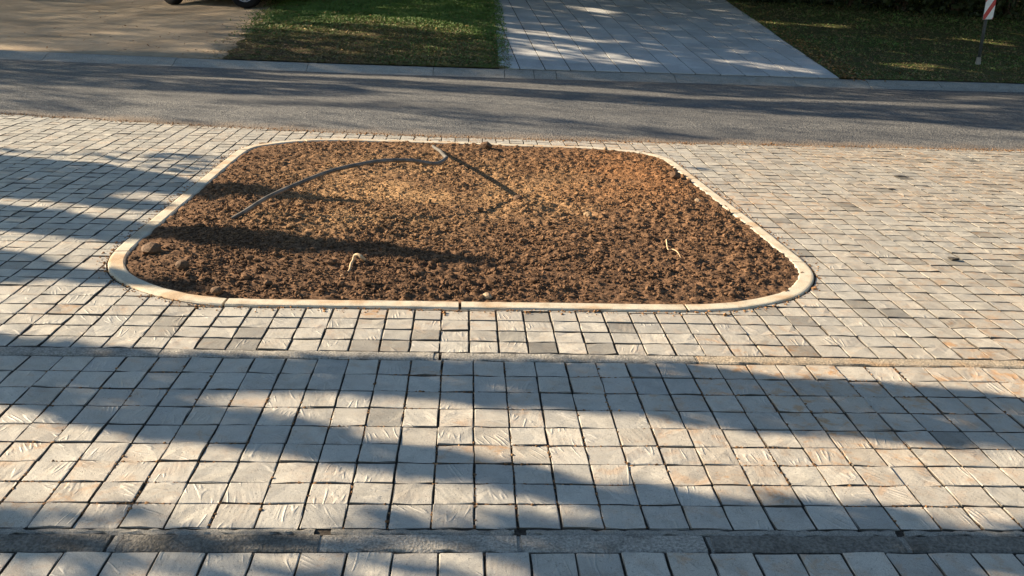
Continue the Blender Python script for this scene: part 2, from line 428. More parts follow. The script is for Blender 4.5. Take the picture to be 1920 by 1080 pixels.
# ------------------------------------------------------------------ PAVERS
def paver_variant(r):
    """unit-pitch sett with a rough split top: 5 x 5 top grid plus skirt; coordinates in u, top at z = 0"""
    g = np.array([-0.479, -0.461, 0.0, 0.461, 0.479])
    X, Y = np.meshgrid(g, g); Z = r.normal(0, 0.010, X.shape)
    X = X + r.normal(0, 0.006, X.shape); Y = Y + r.normal(0, 0.006, X.shape)
    X[2, 2] += r.normal(0, 0.09); Y[2, 2] += r.normal(0, 0.09)
    edge = np.zeros(X.shape, bool); edge[[0, -1]] = True; edge[:, [0, -1]] = True
    Z[edge] = -0.017 + r.normal(0, 0.005, edge.sum())
    for a in (0, -1):
        for b in (0, -1): X[a, b] *= 0.982; Y[a, b] *= 0.982; Z[a, b] -= 0.008
    V = np.stack([X, Y, Z], -1).reshape(-1, 3)
    k = np.arange(25).reshape(5, 5)
    F = [(k[a, b], k[a, b + 1], k[a + 1, b + 1], k[a + 1, b]) for a in range(4) for b in range(4)]
    ring = list(k[0, :]) + list(k[1:, 4]) + list(k[4, :-1][::-1]) + list(k[1:-1, 0][::-1])
    low = V[ring].copy(); low[:, 2] = -0.45
    V = np.concatenate([V, low])
    n = len(ring)
    F += [(ring[(j + 1) % n], ring[j], 25 + j, 25 + (j + 1) % n) for j in range(n)]
    return V, np.array(F)
VAR = [paver_variant(np.random.default_rng(100 + k)) for k in range(28)]
VAR_ME = [mesh_np('paver', v * W, f, M_PAV) for v, f in VAR]

def clip_half(poly, p, n):
    """keep the side of the line through p where (x-p).n >= 0"""
    out = []
    for i in range(len(poly)):
        a, b = poly[i], poly[(i + 1) % len(poly)]; da = (a - p) @ n; db = (b - p) @ n
        if da >= 0: out.append(a)
        if (da >= 0) != (db >= 0): out.append(a + (b - a) * da / (da - db))
    return out

def poly_prism(poly, top=0.0, low=-0.45):
    n = len(poly); c = sum(poly) / n
    V = [(*(p), top - 0.03) for p in poly] + [(*(c + (p - c) * 0.95), top) for p in poly] + [(*p, low) for p in poly]
    F = [list(range(n, 2 * n))] + [[i, (i + 1) % n, n + (i + 1) % n, n + i] for i in range(n)] + [[2 * n + i, 2 * n + (i + 1) % n, (i + 1) % n, i] for i in range(n)]
    return V, F

def warmth(x, y):
    w = np.interp(x, [-30, -6, 4, 14, 24], [0.12, 0.34, 0.62, 0.95, 1.0])
    w = w * np.interp(fbm(np.array([x * 0.21]), np.array([y * 0.16 + 4]), 3, 2)[0], [0.32, 0.68], [0.15, 1.25])
    if y > 27: w *= 0.55
    return float(np.clip(w + random.gauss(0, 0.14), 0, 1))

SPECIAL = []            # (pixel, brightness, warmth): setts the photo shows darker or rustier than the rest
for q, b, w_ in [((1020, 653), .45, .1), ((1000, 594), .66, .1), ((1160, 615), .66, .2), ((1130, 656), .62, .1), ((790, 633), .66, .25), ((745, 650), .62, .2), ((695, 648), .66, .2),
                 ((470, 652), .62, .15), ((455, 630), .68, .15), ((390, 643), .6, .2), ((690, 592), .98, 1.0), ((1510, 662), .6, .9), ((1840, 668), .95, 1.0), ((1890, 672), .85, 1.0), ((1600, 565), .62, .2),
                 ((1660, 586), .6, .1), ((1430, 590), .66, .3), ((1455, 583), .68, .2), ((1530, 605), .66, .25), ((1500, 405), .7, .2), ((1460, 412), .66, .3), ((1790, 488), .55, .1), ((1825, 437), .66, .6),
                 ((930, 850), .95, .9), ((870, 838), 1, .5), ((1790, 828), .62, .2), ((1395, 905), .95, 1.0), ((1450, 930), .95, .9), ((1560, 860), 1, .9), ((110, 575), .82, .9), ((330, 345), .66, .2), ((115, 345), .7, .2),
                 ((1690, 330), .5, .1), ((1670, 355), .6, .1), ((1770, 600), .72, .8), ((1810, 640), .9, .9), ((330, 570), .7, .2), ((380, 572), .62, .2), ((290, 625), .7, .3)]:
    SPECIAL.append((at(*q)[:2], b, w_))

BCEN = BO.mean(0)
def sett_props(x, y):
    r = random.random()
    b = 1.0 + random.gauss(0, 0.055 if y > 27 else 0.045)
    if r < (0.03 if y > 27 else 0.01): b *= random.uniform(0.62, 0.8)
    w_ = warmth(x, y)
    if y > 27: b *= float(np.interp(x, [10, 34], [1.0, 0.88]))       # weaker sun and lens falloff towards the right, put into sett brightness
    for (sx, sy), sb, sw in SPECIAL:
        if abs(sx - x) < 0.5 and abs(sy - y) < 0.5: b, w_ = sb, sw
    return (random.random(), b, w_)

def lay(parent, cells, limit, inside_frame):
    """cells: (x0,x1,y0,y1, clips) -> the nearest in-frame ones as paver parts, the others as one field"""
    whole, cut = [], []
    for x0, x1, y0, y1, clips in cells:
        cx, cy = (x0 + x1) / 2, (y0 + y1) / 2
        if clips is None: whole.append((cx, cy, x1 - x0, y1 - y0))
        else: cut.append((cx, cy, clips))
    C = np.array([(a[0], a[1], 0) for a in whole]); P = to_px(C)
    dist = np.hypot(C[:, 0], C[:, 1])
    vis = (P[:, 0] > -20) & (P[:, 0] < 1940) & (P[:, 1] < 1095) & (P[:, 1] > 0)
    order = np.argsort(np.where(vis, dist, 1e9))
    solo = set(order[:min(limit, int(vis.sum()))].tolist())
    VV, FF, AA, nv = [], [], [], 0
    for j, (cx, cy, sx, sy) in enumerate(whole):
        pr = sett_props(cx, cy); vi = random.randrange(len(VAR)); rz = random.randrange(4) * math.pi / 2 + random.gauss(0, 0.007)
        tx, ty = random.gauss(0, 0.008), random.gauss(0, 0.008); dz = random.gauss(0, 0.009)
        jx, jy = cx + random.gauss(0, 0.007), cy + random.gauss(0, 0.007)
        if j in solo:
            o = link('paver', VAR_ME[vi], parent, (jx * W, jy * W, dz * W))
            o.rotation_euler = (tx, ty, rz); sw = abs(math.sin(rz)) > 0.5
            kx, ky = (.997, .997) if cy < 27 else (.980, .976)
            o.scale = (sy * ky, sx * kx, 1) if sw else (sx * kx, sy * ky, 1)
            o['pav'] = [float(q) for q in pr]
        else:
            V, F = VAR[vi]; c, s = math.cos(rz), math.sin(rz)
            X = (V[:, 0] * c - V[:, 1] * s) * sx * .974 + jx; Y = (V[:, 0] * s + V[:, 1] * c) * sy * .962 + jy
            VV.append(np.stack([X, Y, V[:, 2] + dz + (X - jx) * -ty + (Y - jy) * tx], 1)); FF.append(F + nv); nv += len(V)
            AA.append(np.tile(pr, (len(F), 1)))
    if VV:
        me = mesh_np('paver_field', np.concatenate(VV) * W, np.concatenate(FF), M_PAVS)
        a = me.attributes.new('pav', 'FLOAT_VECTOR', 'FACE'); a.data.foreach_set('vector', np.concatenate(AA).astype(np.float32).ravel())
        link('paver_field', me, parent, kind='stuff')
    V, F, A = [], [], []
    for cx, cy, poly in cut:
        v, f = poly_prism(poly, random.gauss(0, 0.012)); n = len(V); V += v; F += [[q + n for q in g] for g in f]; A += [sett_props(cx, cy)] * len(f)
    if V:
        me = mesh_np('cut_paver_edge', np.array(V) * W, F, M_PAVS)
        a = me.attributes.new('pav', 'FLOAT_VECTOR', 'FACE'); a.data.foreach_set('vector', np.array(A, np.float32).ravel())
        link('cut_paver_edge', me, parent, kind='stuff')

def flat_sheet(name, pts, z, mat, kind='structure', parent=None):
    return link(name, mesh_np(name, np.array([(x, y, z) for x, y in pts]) * W, [list(range(len(pts)))], mat), parent, kind=kind)

# middle strip between the two flush kerbs
ROWY = [26.60, 25.48, 24.34, 23.24, 22.16, 21.16, 20.23, 19.27, 18.37, 17.38]
mid = flat_sheet('middle_paving', [(-45, 17.2), (48, 17.2), (48, 26.75), (-45, 26.75)], -0.058, M_SAND)
lay(mid, [(0.3716 + u, 1.3716 + u, ROWY[v + 1], ROWY[v], None) for v in range(9) for u in range(-38, 42)], 300, True)
# front strip, running out under the camera
front = flat_sheet('front_paving', [(-45, -40), (48, -40), (48, 16.75), (-45, 16.75)], -0.058, M_SAND)
lay(front, [(0.3716 + 0.2 + u, 1.3716 + 0.2 + u, 16.52 - v - 1, 16.52 - v, None) for v in range(14) for u in range(-24, 28)], 300, True)
# upper field between the middle kerb and the road, round the bed
upper = flat_sheet('upper_paving', [(-150, 27.0), (150, 27.0)] + [(x, rn(x) + 0.1) for x in (150, 43, 30, 16, 3.4, -9.2, -22, -36, -120, -150)], -0.058, M_SAND)
cells = []
for w_ in range(0, 48):
    y0 = 27.26 + 0.95 * w_; y1 = y0 + 0.95
    for u in range(-85, 85):
        x0 = 0.2424 + 0.9972 * u; x1 = x0 + 0.9972
        cx, cy = (x0 + x1) / 2, (y0 + y1) / 2
        if y0 > rn(cx) - 0.1: continue
        if cy < 29 and abs(cx) > 60: continue
        poly = None
        d = np.hypot(BO[:, 0] - cx, BO[:, 1] - cy); k = int(d.argmin()); s = (np.array([cx, cy]) - BO[k]) @ -BN[k]
        if s < -0.75: continue
        if s < 0.75:
            sq = [np.array(q) for q in ((x0 + .03, y0 + .03), (x1 - .03, y0 + .03), (x1 - .03, y1 - .03), (x0 + .03, y1 - .03))]
            p = clip_half(sq, BO[k] - BN[k] * 0.06, -BN[k])
            if len(p) < 3: continue
            ar = 0.5 * abs(sum(p[i][0] * p[(i + 1) % len(p)][1] - p[(i + 1) % len(p)][0] * p[i][1] for i in range(len(p))))
            if ar < 0.03: continue
            if ar < 0.86: poly = p
        if y1 > rn(cx) - 0.1 and poly is None:
            t0 = rn(cx) - 0.15
            poly = [np.array(q) for q in ((x0 + .03, y0 + .03), (x1 - .03, y0 + .03), (x1 - .03, t0), (x0 + .03, t0))]
            if t0 - y0 < 0.2: continue
        cells.append((x0, x1, y0, y1, poly))
lay(upper, cells, 300, True)

# ------------------------------------------------------------------ KERB STRIPS (flush concrete kerb stones with mortared joints)
def rough_bar(x0, x1, y0, y1, top, r, chips=0.05, seg=None, prof=None):
    """bar along X with chipped, uneven edges"""
    n = seg or max(3, int((x1 - x0) / 0.3)); xs = np.linspace(x0, x1, n + 1)
    V, F = [], []
    for i, x in enumerate(xs):
        e = r.normal(0, chips, 4) * 0.35; z = r.normal(0, 0.008, 2)
        xe = x + (r.normal(0, chips * 1.5) if i in (0, n) else 0)
        V += [(xe, y0 + e[0] * .4, -0.5), (xe, y0 + e[0], top - 0.035), (xe + r.normal(0, .02), y0 + 0.06 + e[1] * .6, top + z[0]), (xe, y1 - 0.06 + e[2] * .6, top + z[1]), (xe, y1 + e[3], top - 0.035), (xe, y1 + e[3] * .4, -0.5)]
    m = 6
    for i in range(n):
        for k in range(m - 1): F.append([i * m + k, (i + 1) * m + k, (i + 1) * m + k + 1, i * m + k + 1][::-1])
    F.append(list(range(m))[::-1]); F.append([n * m + k for k in range(m)])
    return V, F

def kerb_strip(name, y0, y1, joints, mats, top, seed, fillet=None):
    r = np.random.default_rng(seed)
    par = flat_sheet(name, [(-45, y0 - 0.05), (48, y0 - 0.05), (48, y1 + 0.05), (-45, y1 + 0.05)], -0.13, M_SAND)
    fl = fillet or 0.0
    for a, b, mk in zip(joints, joints[1:], mats):
        g = 0.055
        v, f = rough_bar(a + g, b - g, y0, y1 - fl, top, r)
        link('kerb_stone', mesh_np('kerb_stone', np.array(v) * W, f, mk), par)
        v, f = rough_bar(b - 0.15, b + 0.15, y0 + 0.03, y1 - fl - 0.01, top - 0.022, r, 0.04, 2)
        link('mortar_joint', mesh_np('mortar_joint', np.array(v) * W, f, M_MORTAR), par)
        if fillet:
            v, f = rough_bar(a + 0.02, b - 0.02, y1 - fl + 0.004, y1, top - 0.002, r, 0.11, int((b - a) / 0.16))
            link('mortar_fillet', mesh_np('mortar_fillet', np.array(v) * W, f, M_MORTAR), par)
    return par
MJ = [-45, -36.3, -27.4, -18.5, -9.69, -0.84, 7.9, 16.81, 25.7, 34.6, 43, 48]
kerb_strip('middle_kerb', 26.64, 27.22, MJ, [M_STRIP, M_STRIP, M_STRIP, M_STRIP, M_STRIP, M_STRIP, M_STRIPW, M_STRIPW, M_STRIPW, M_STRIP, M_STRIP], 0.02, 11)
LJ = [-45, -38, -29.5, -20.7, -11.9, -7.51, -3.06, 1.35, 5.78, 10.22, 14.7, 19.1, 27.9, 36.7, 45, 48]
kerb_strip('front_kerb', 16.56, 17.385, LJ, [M_STRIP, M_STRIP, M_STRIP, M_STRIP, M_STRIPD, M_STRIPD, M_STRIP, M_STRIP, M_STRIPD, M_STRIPD, M_STRIP, M_STRIP, M_STRIP, M_STRIP, M_STRIP], 0.0, 12, 0.20)

# ------------------------------------------------------------------ BED KERB (curved and straight cream kerb stones)
bed_kerb = thing('garden_bed_kerb', 'cream concrete kerb ringing the brown soil bed, with rounded corners', 'kerb')
cum = np.concatenate([[0], np.cumsum(np.linalg.norm(np.roll(BO, -1, 0) - BO, axis=1))]); TOT = cum[-1]
BOc = np.vstack([BO, BO[:1]]); BNc = np.vstack([BN, BN[:1]])
def ring_at(s):
    s = s % TOT
    p = np.array([np.interp(s, cum, BOc[:, 0]), np.interp(s, cum, BOc[:, 1])]); n = np.array([np.interp(s, cum, BNc[:, 0]), np.interp(s, cum, BNc[:, 1])])
    return p, n / np.linalg.norm(n)
def s_of(pt): return cum[int(np.hypot(BO[:, 0] - pt[0], BO[:, 1] - pt[1]).argmin())]
JP = [(-8.85, 31.16), (-0.1, 31.2), (8.55, 31.3), (15.33, 37.5), (14.9, 46.2), (14.45, 54.3), (12.6, 62.3), (4.5, 63.9), (-4.2, 64.3), (-11.6, 63.6), (-14.95, 59.4), (-15.03, 50.6), (-15.0, 41.8), (-14.9, 37.2)]
JS = sorted(s_of(p) for p in JP)
kr = np.random.default_rng(5)
for a, b in zip(JS, JS[1:] + [JS[0] + TOT]):
    a2, b2 = a + 0.055, b - 0.055; n = max(4, int((b2 - a2) / 0.45))
    V, F = [], []
    for i in range(n + 1):
        p, nn = ring_at(a2 + (b2 - a2) * i / n); z = 0.085 + kr.normal(0, 0.004)
        for off, zz in ((0, -0.5), (0.0, z - 0.07), (0.045, z - 0.015), (0.12, z), (KERB_W - 0.10, z), (KERB_W - 0.03, z - 0.03), (KERB_W, z - 0.10), (KERB_W, -0.5)):
            q = p + nn * (off + kr.normal(0, 0.004)); V.append((q[0], q[1], zz))
    for i in range(n):
        for k in range(7): F.append([i * 8 + k, (i + 1) * 8 + k, (i + 1) * 8 + k + 1, i * 8 + k + 1])
    F.append(list(range(8))); F.append([n * 8 + k for k in range(8)][::-1])
    link('kerb_stone', mesh_np('kerb_stone', np.array(V) * W, F, M_KERB), bed_kerb)

# ------------------------------------------------------------------ SOIL
gs = 0.10
sx = np.arange(-15.2, 15.6, gs); sy = np.arange(31.4, 64.4, gs)
SX, SY = np.meshgrid(sx, sy); pts = np.stack([SX.ravel(), SY.ravel()], 1)
D = np.full(len(pts), 9.0)
for c0 in range(0, len(pts), 20000):
    q = pts[c0:c0 + 20000]; D[c0:c0 + 20000] = np.sqrt(((q[:, None, :] - BI[None, ::2, :]) ** 2).sum(-1)).min(1)
IN = in_poly(pts, BI + BN * -0.25)
INI = in_poly(pts, BI)
D = np.where(INI, D, 0).reshape(SX.shape)

def soil_macro(x, y, d):
    e = np.clip(d / 1.6, 0, 1)
    side = np.interp(x, [-15, -4, 8, 15], [-0.01, 0.0, 0.03, 0.07])              # heaped to the right edge, sunk at the left
    z = side + e * (0.05 + 0.20 * fbm(x * 0.16 + 3, y * 0.13, 3, 1)) + 0.24 * (fbm(x * 0.42, y * 0.36, 3, 2) - 0.5) * e
    # wheel-rib prints at the far right
    m = np.exp(-(((x - 8.5) / 3.6) ** 2 + ((y - 53.5) / 3.8) ** 2))
    z = z - m * 0.10 * (0.5 + 0.5 * np.sin((y + 0.35 * x) * 5.2)) - m * 0.05
    # disturbed heap where the hose shadow ends and along the left shadow
    z = z + 0.35 * np.exp(-(((x - 3.4) / 1.1) ** 2 + ((y - 45.6) / 1.2) ** 2)) * e
    z = z + 0.25 * np.exp(-(((x + 9.5) / 2.0) ** 2 + ((y - 42.2) / 1.0) ** 2)) * e
    return z
def soil_micro(x, y):
    a = np.abs(fbm(x * 2.2, y * 2.2, 3, 3) - 0.5) * 2
    return (a - 0.3) * 0.15 + (fbm(x * 4.1, y * 4.1, 2, 4) - 0.5) * 0.22
def soil_z(x, y, d): return soil_macro(x, y, d) + soil_micro(x, y) * np.clip(0.4 + d, 0.4, 1) * np.interp(fbm(x * .2 + 9, y * .2, 2, 5), [0.3, 0.7], [0.6, 1.2])
SZ = soil_z(SX, SY, D)
idx = -np.ones(len(pts), int); keep = IN; idx[keep] = np.arange(keep.sum())
nx, ny = len(sx), len(sy); k = np.arange(nx * ny).reshape(ny, nx)
F = np.stack([k[:-1, :-1], k[:-1, 1:], k[1:, 1:], k[1:, :-1]], -1).reshape(-1, 4)
F = F[keep[F].all(1)]
V = np.stack([SX.ravel(), SY.ravel(), SZ.ravel()], 1)[keep] * W
def soil_attr(x, y):
    dry = np.exp(-(((x + 4.5) / 5.5) ** 2 + ((y - 50) / 9.0) ** 2)) * 0.95 + 0.6 * np.exp(-(((x - 4.5) / 4.0) ** 2 + ((y - 50) / 7.0) ** 2)) + 0.45 * np.exp(-(((x + 7) / 3.0) ** 2 + ((y - 43) / 2.0) ** 2))
    dry = np.clip(dry * np.interp(fbm(x * 0.5, y * 0.4, 4, 0), [0.3, 0.7], [0.25, 1.3]), 0, 1)
    red = np.exp(-(((x - 9.5) / 4.5) ** 2 + ((y - 55) / 7.0) ** 2)) * np.interp(fbm(x * 0.4 + 5, y * 0.4, 3, 1), [0.3, 0.65], [0.3, 1.2])
    moist = np.clip(np.interp(y, [33, 40, 46], [0.95, 0.6, 0.0]) + np.interp(x, [-15, -9], [0.2, 0]) + 0.5 * (fbm(x * 0.35 + 2, y * 0.35, 3, 2) - 0.5), 0, 1)
    return np.stack([dry, np.clip(red, 0, 1), moist], 1)
me = mesh_np('soil', V, idx[F], M_SOIL, True)
a = me.attributes.new('dry', 'FLOAT_VECTOR', 'POINT'); a.data.foreach_set('vector', soil_attr(SX.ravel()[keep], SY.ravel()[keep]).astype(np.float32).ravel())
soil = link('soil', me, kind='structure')

def soil_height(x, y):
    d = np.sqrt(((np.array([[x, y]]) - BI) ** 2).sum(1)).min()
    return float(soil_z(np.array([x]), np.array([y]), np.array([d]))[0])

# clods: thousands of lumps, nobody could count them
def ico():
    bm = bmesh.new(); bmesh.ops.create_icosphere(bm, subdivisions=1, radius=1.0)
    v = np.array([x.co[:] for x in bm.verts]); f = np.array([[q.index for q in p.verts] for p in bm.faces]); bm.free(); return v, f
IV, IF = ico()
def lumps(X, Y, Z, R, seed, flat=0.72):
    r = np.random.default_rng(seed); n = len(X); m = len(IV)
    S = R[:, None, None] * (1 + r.normal(0, 0.20, (n, m, 1)))
    ax = r.uniform(0.7, 1.25, (n, 1, 3)); ax[..., 2] *= flat
    th = r.uniform(0, 6.28, n); c, s = np.cos(th)[:, None], np.sin(th)[:, None]
    P = IV[None] * S * ax
    Q = np.stack([P[..., 0] * c - P[..., 1] * s, P[..., 0] * s + P[..., 1] * c, P[..., 2]], -1) + np.stack([X, Y, Z], 1)[:, None, :]
    F = IF[None] + (np.arange(n) * m)[:, None, None]
    return Q.reshape(-1, 3), F.reshape(-1, 3)
NC = 82000
cx = rng.uniform(-14.4, 14.8, NC); cy = rng.uniform(31.9, 63.9, NC); cp = np.stack([cx, cy], 1)
okk = in_poly(cp, BI + BN * 0.12); cx, cy = cx[okk], cy[okk]
cd = np.zeros(len(cx))
for c0 in range(0, len(cx), 20000):
    q = np.stack([cx, cy], 1)[c0:c0 + 20000]; cd[c0:c0 + 20000] = np.sqrt(((q[:, None] - BI[None, ::2]) ** 2).sum(-1)).min(1)
prob = np.interp(fbm(cx * 0.3, cy * 0.25, 3, 3), [0.3, 0.65], [0.35, 1.0]) * np.interp(cy, [32, 44, 60], [1.0, 0.85, 0.6])
sel = rng.random(len(cx)) < prob; cx, cy, cd = cx[sel], cy[sel], cd[sel]
R = np.clip(np.exp(rng.normal(-3.2, 0.50, len(cx))), 0.028, 0.24)
R *= np.interp(cy, [32, 46, 62], [1.0, 0.85, 0.62]) * np.interp(cd, [0, 0.9], [0.6, 1.0])
Q, F = lumps(cx, cy, soil_z(cx, cy, cd) + R * 0.35, R, 3)
me = mesh_np('soil_clods', Q * W, F, M_SOIL, False)
A = np.repeat(soil_attr(cx, cy), len(IV), 0); a = me.attributes.new('dry', 'FLOAT_VECTOR', 'POINT'); a.data.foreach_set('vector', A.astype(np.float32).ravel())
link('soil_clods', me, kind='stuff')

# spilt sand and crumbs on the setts beside the bed and the road edge
NG = 1500
s_ = rng.uniform(0, TOT, NG); o_ = np.abs(rng.normal(0, 0.22, NG)); gxs, gys = [], []
for s0, o0 in zip(s_, o_):
    p, n = ring_at(s0); q = p - n * o0; gxs.append(q[0]); gys.append(q[1])
g2x = rng.uniform(-45, 50, 2600); g2y = rn(g2x) + rng.normal(-0.1, 0.35, 2600)
gxs = np.concatenate([gxs, g2x]); gys = np.concatenate([gys, g2y]); R = np.clip(np.exp(rng.normal(-3.5, 0.4, len(gxs))), 0.012, 0.09)
Q, F = lumps(gxs, gys, R * 0.3, R, 9)
me = mesh_np('spilt_grit', Q * W, F, M_SOIL); a = me.attributes.new('dry', 'FLOAT_VECTOR', 'POINT')
a.data.foreach_set('vector', np.tile(np.array([0.5, 0.6, 0], np.float32), len(Q)))
link('spilt_grit', me, kind='stuff')

# crumbs of jointing sand and dead leaf bits caught in the open joints of the near strips
jr = np.random.default_rng(19); JX, JY = [], []
for _ in range(7000):
    if jr.random() < 0.5: JX.append(0.3716 + jr.integers(-17, 21) + jr.normal(0, 0.016)); JY.append(jr.uniform(17.4, 26.6))
    else: JX.append(jr.uniform(-17, 21)); JY.append(ROWY[jr.integers(1, 9)] + jr.normal(0, 0.012))
JX, JY = np.array(JX), np.array(JY); kk = fbm(JX * 0.8, JY * 0.8, 3, 4) > 0.5; JX, JY = JX[kk], JY[kk]
R = np.clip(np.exp(jr.normal(-3.75, 0.4, len(JX))), 0.01, 0.05)
Q, F = lumps(JX, JY, -0.035 + R * 0.5, R, 20)
me = mesh_np('joint_crumbs', Q * W, F, M_SOIL); a = me.attributes.new('dry', 'FLOAT_VECTOR', 'POINT')
a.data.foreach_set('vector', np.repeat(np.stack([jr.uniform(0, .6, len(JX)), jr.uniform(0, .3, len(JX)), jr.uniform(0, .8, len(JX))], 1), len(IV), 0).astype(np.float32).ravel())
link('joint_crumbs', me, kind='stuff')

# ------------------------------------------------------------------ HOSE
M_HOSE = mat_plain('grey_pipe', (0.105, 0.095, 0.085), 0.5, 0.4, 0.45, 18)
def on_plane(px, py, A, B):
    """point of the photo ray in the upright plane through A and B (u)"""
    d = px_ray(px, py); t2 = np.array([B[0] - A[0], B[1] - A[1]])
    m = np.array([[d[0], -t2[0]], [d[1], -t2[1]]]); t, s = np.linalg.solve(m, np.array([A[0], A[1]]))
    p = d * t; return np.array([p[0], p[1], CH + p[2]])
hA = at(436, 409, 0.22); hB = np.array([-1.3, 48.0, 2.0]); hE = at(811, 277)
arc = [on_plane(x, y, hA, hB) for x, y in ((452, 401), (500, 371), (560, 344), (620, 321), (680, 307), (725, 301), (770, 301), (805, 306))]
bend = [on_plane(822, 306, hA, hB), np.array([-1.05, 48.9, 2.02])]
far_leg = [hB * 0 + (np.array([-1.15, 50.2, 1.85])), np.array([-1.55, 54.5, 1.3]), np.array([-1.95, 58.6, 0.65]), np.array([hE[0], hE[1] + 0.3, 0.05])]
hp = spline([np.array([hA[0] - 1.2, hA[1] - .25, -0.45])] + arc + bend + far_leg, 7)
hv, hf = tube([tuple(p * W) for p in hp], 0.108 * W, 12)
tag(link('irrigation_pipe', mesh_np('irrigation_pipe', np.array([v[:] for v in hv]), hf, M_HOSE, True)), 'dark grey plastic pipe arching out of the brown soil bed', 'pipe')

# ------------------------------------------------------------------ ROOTS AND STONES IN THE BED
M_ROOT = mat_plain('pale_root', (0.52, 0.38, 0.235), 0.7, 0.2, 0.2, 60)
def root(name, label, px, hs, rad):
    P = []
    for (x, y), hh in zip(px, hs):
        p = at(x, y); z = soil_height(p[0], p[1]) + hh; p = at(x, y, z); P.append((p[0], p[1], soil_height(p[0], p[1]) + hh))
    S = spline(P, 6); n = len(S)
    v, f = tube([tuple(np.array(p) * W) for p in S], [rad * W * (1 - 0.55 * i / n) for i in range(n)], 7)
    tag(link(name, mesh_np(name, np.array([q[:] for q in v]), f, M_ROOT, True)), label, 'root')
root('root_twig', 'pale forked root poking out of the soil at the front left', [(683, 488), (680, 482), (672, 479), (665, 475), (662, 484), (658, 493), (654, 505), (640, 519)], [-.05, .22, .32, .36, .22, .1, .05, .0], 0.085)
root('root_twig', 'thin tan root lying on the soil towards the right kerb', [(1249, 452), (1253, 461), (1261, 468), (1270, 475), (1277, 484)], [0.02, .13, .13, .12, 0.02], 0.032)

M_TAN = mat_concrete('tan_stone', (0.33, 0.22, 0.125), (0.25, 0.16, 0.09), 0.5, 200, 0.002)
M_BROWNC = mat_concrete('brown_lump', (0.125, 0.07, 0.038), (0.07, 0.04, 0.022), 0.5, 160, 0.004)
M_PALE = mat_concrete('pale_stone', (0.33, 0.24, 0.155), (0.2, 0.13, 0.08), 0.4, 200, 0.002)
M_DCHIP = mat_concrete('dark_chip', (0.06, 0.055, 0.05), (0.03, 0.027, 0.024), 0.5, 200, 0.002)
def stone(name, label, cat, px, r, mat, seed, flat=0.75, bed=True, sink=0.3, angular=False):
    p = at(*px); z = soil_height(p[0], p[1]) if bed else 0.0
    bm = bmesh.new(); bmesh.ops.create_icosphere(bm, subdivisions=2, radius=1.0); rr = np.random.default_rng(seed)
    dirs = rr.normal(0, 1, (7, 3)); dirs /= np.linalg.norm(dirs, axis=1)[:, None]; cut = rr.uniform(0.6, 0.95, 7)
    if angular: dirs[:, 2] *= 0.25; dirs /= np.linalg.norm(dirs, axis=1)[:, None]; cut = rr.uniform(0.22, 0.8, 7)
    for v in bm.verts:
        c = np.array(v.co)
        for dd, cc in zip(dirs, cut):
            e = c @ dd
            if e > cc: c = c - dd * (e - cc)
        c = c * (1 + rr.normal(0, 0.03)); v.co = (c[0] * r * W * 1.1, c[1] * r * W, c[2] * r * W * flat)
    o = link(name, from_bm(bm, name, mat)); o.location = (p[0] * W, p[1] * W, (z + r * flat * (1 - sink * 1.2)) * W); o.rotation_euler = (0, 0, rr.uniform(0, 6))
    tag(o, label, cat)
stone('tan_stone', 'tan stone lying right of where the pipe shadow ends in the soil', 'stone', (1102, 413), 0.24, M_TAN, 1)
stone('soil_lump', 'big brown clod at the left end of the soil bed, near the rounded kerb corner', 'clod', (285, 478), 0.40, M_BROWNC, 2)
stone('soil_lump', 'round brown clod in the soil just right of the front left kerb corner', 'clod', (343, 508), 0.28, M_BROWNC, 3)
stone('soil_lump', 'upright brown clod against the front kerb beside the kerb joint at bottom left', 'clod', (407, 553), 0.24, M_BROWNC, 4)
stone('pale_stone', 'pale stone resting by the front kerb near the middle of the bed', 'stone', (915, 560), 0.22, M_PALE, 5)
stone('pale_stone', 'small white stone near the far right curve of the kerb', 'stone', (1135, 286), 0.18, M_PALE, 6)
stone('pale_stone', 'small cream stone just inside the right kerb below the curve', 'stone', (1307, 381), 0.18, M_PALE, 7)
stone('soil_lump', 'dark lump of soil right of the pipe end by the far kerb', 'clod', (911, 284), 0.42, M_BROWNC, 8)
stone('soil_lump', 'brown lump inside the far right curve of the kerb', 'clod', (1265, 337), 0.36, M_BROWNC, 9)
stone('soil_lump', 'brown lump at the edge of the shaded patch where the pipe shadow ends', 'clod', (971, 388), 0.28, M_BROWNC, 10)
stone('debris_chip', 'dark wedge-shaped chip lying on the grey setts right of the bed corner', 'debris', (1786, 488), 0.36, M_DCHIP, 11, 0.22, False, 0.1, True)
stone('debris_chip', 'flat dark scrap on the setts near the road at far right', 'debris', (1686, 330), 0.48, M_DCHIP, 12, 0.07, False, 0.1, True)
stone('debris_chip', 'small dark scrap on the setts between the flat scrap and the bed kerb', 'debris', (1670, 355), 0.3, M_DCHIP, 13, 0.12, False, 0.1, True)

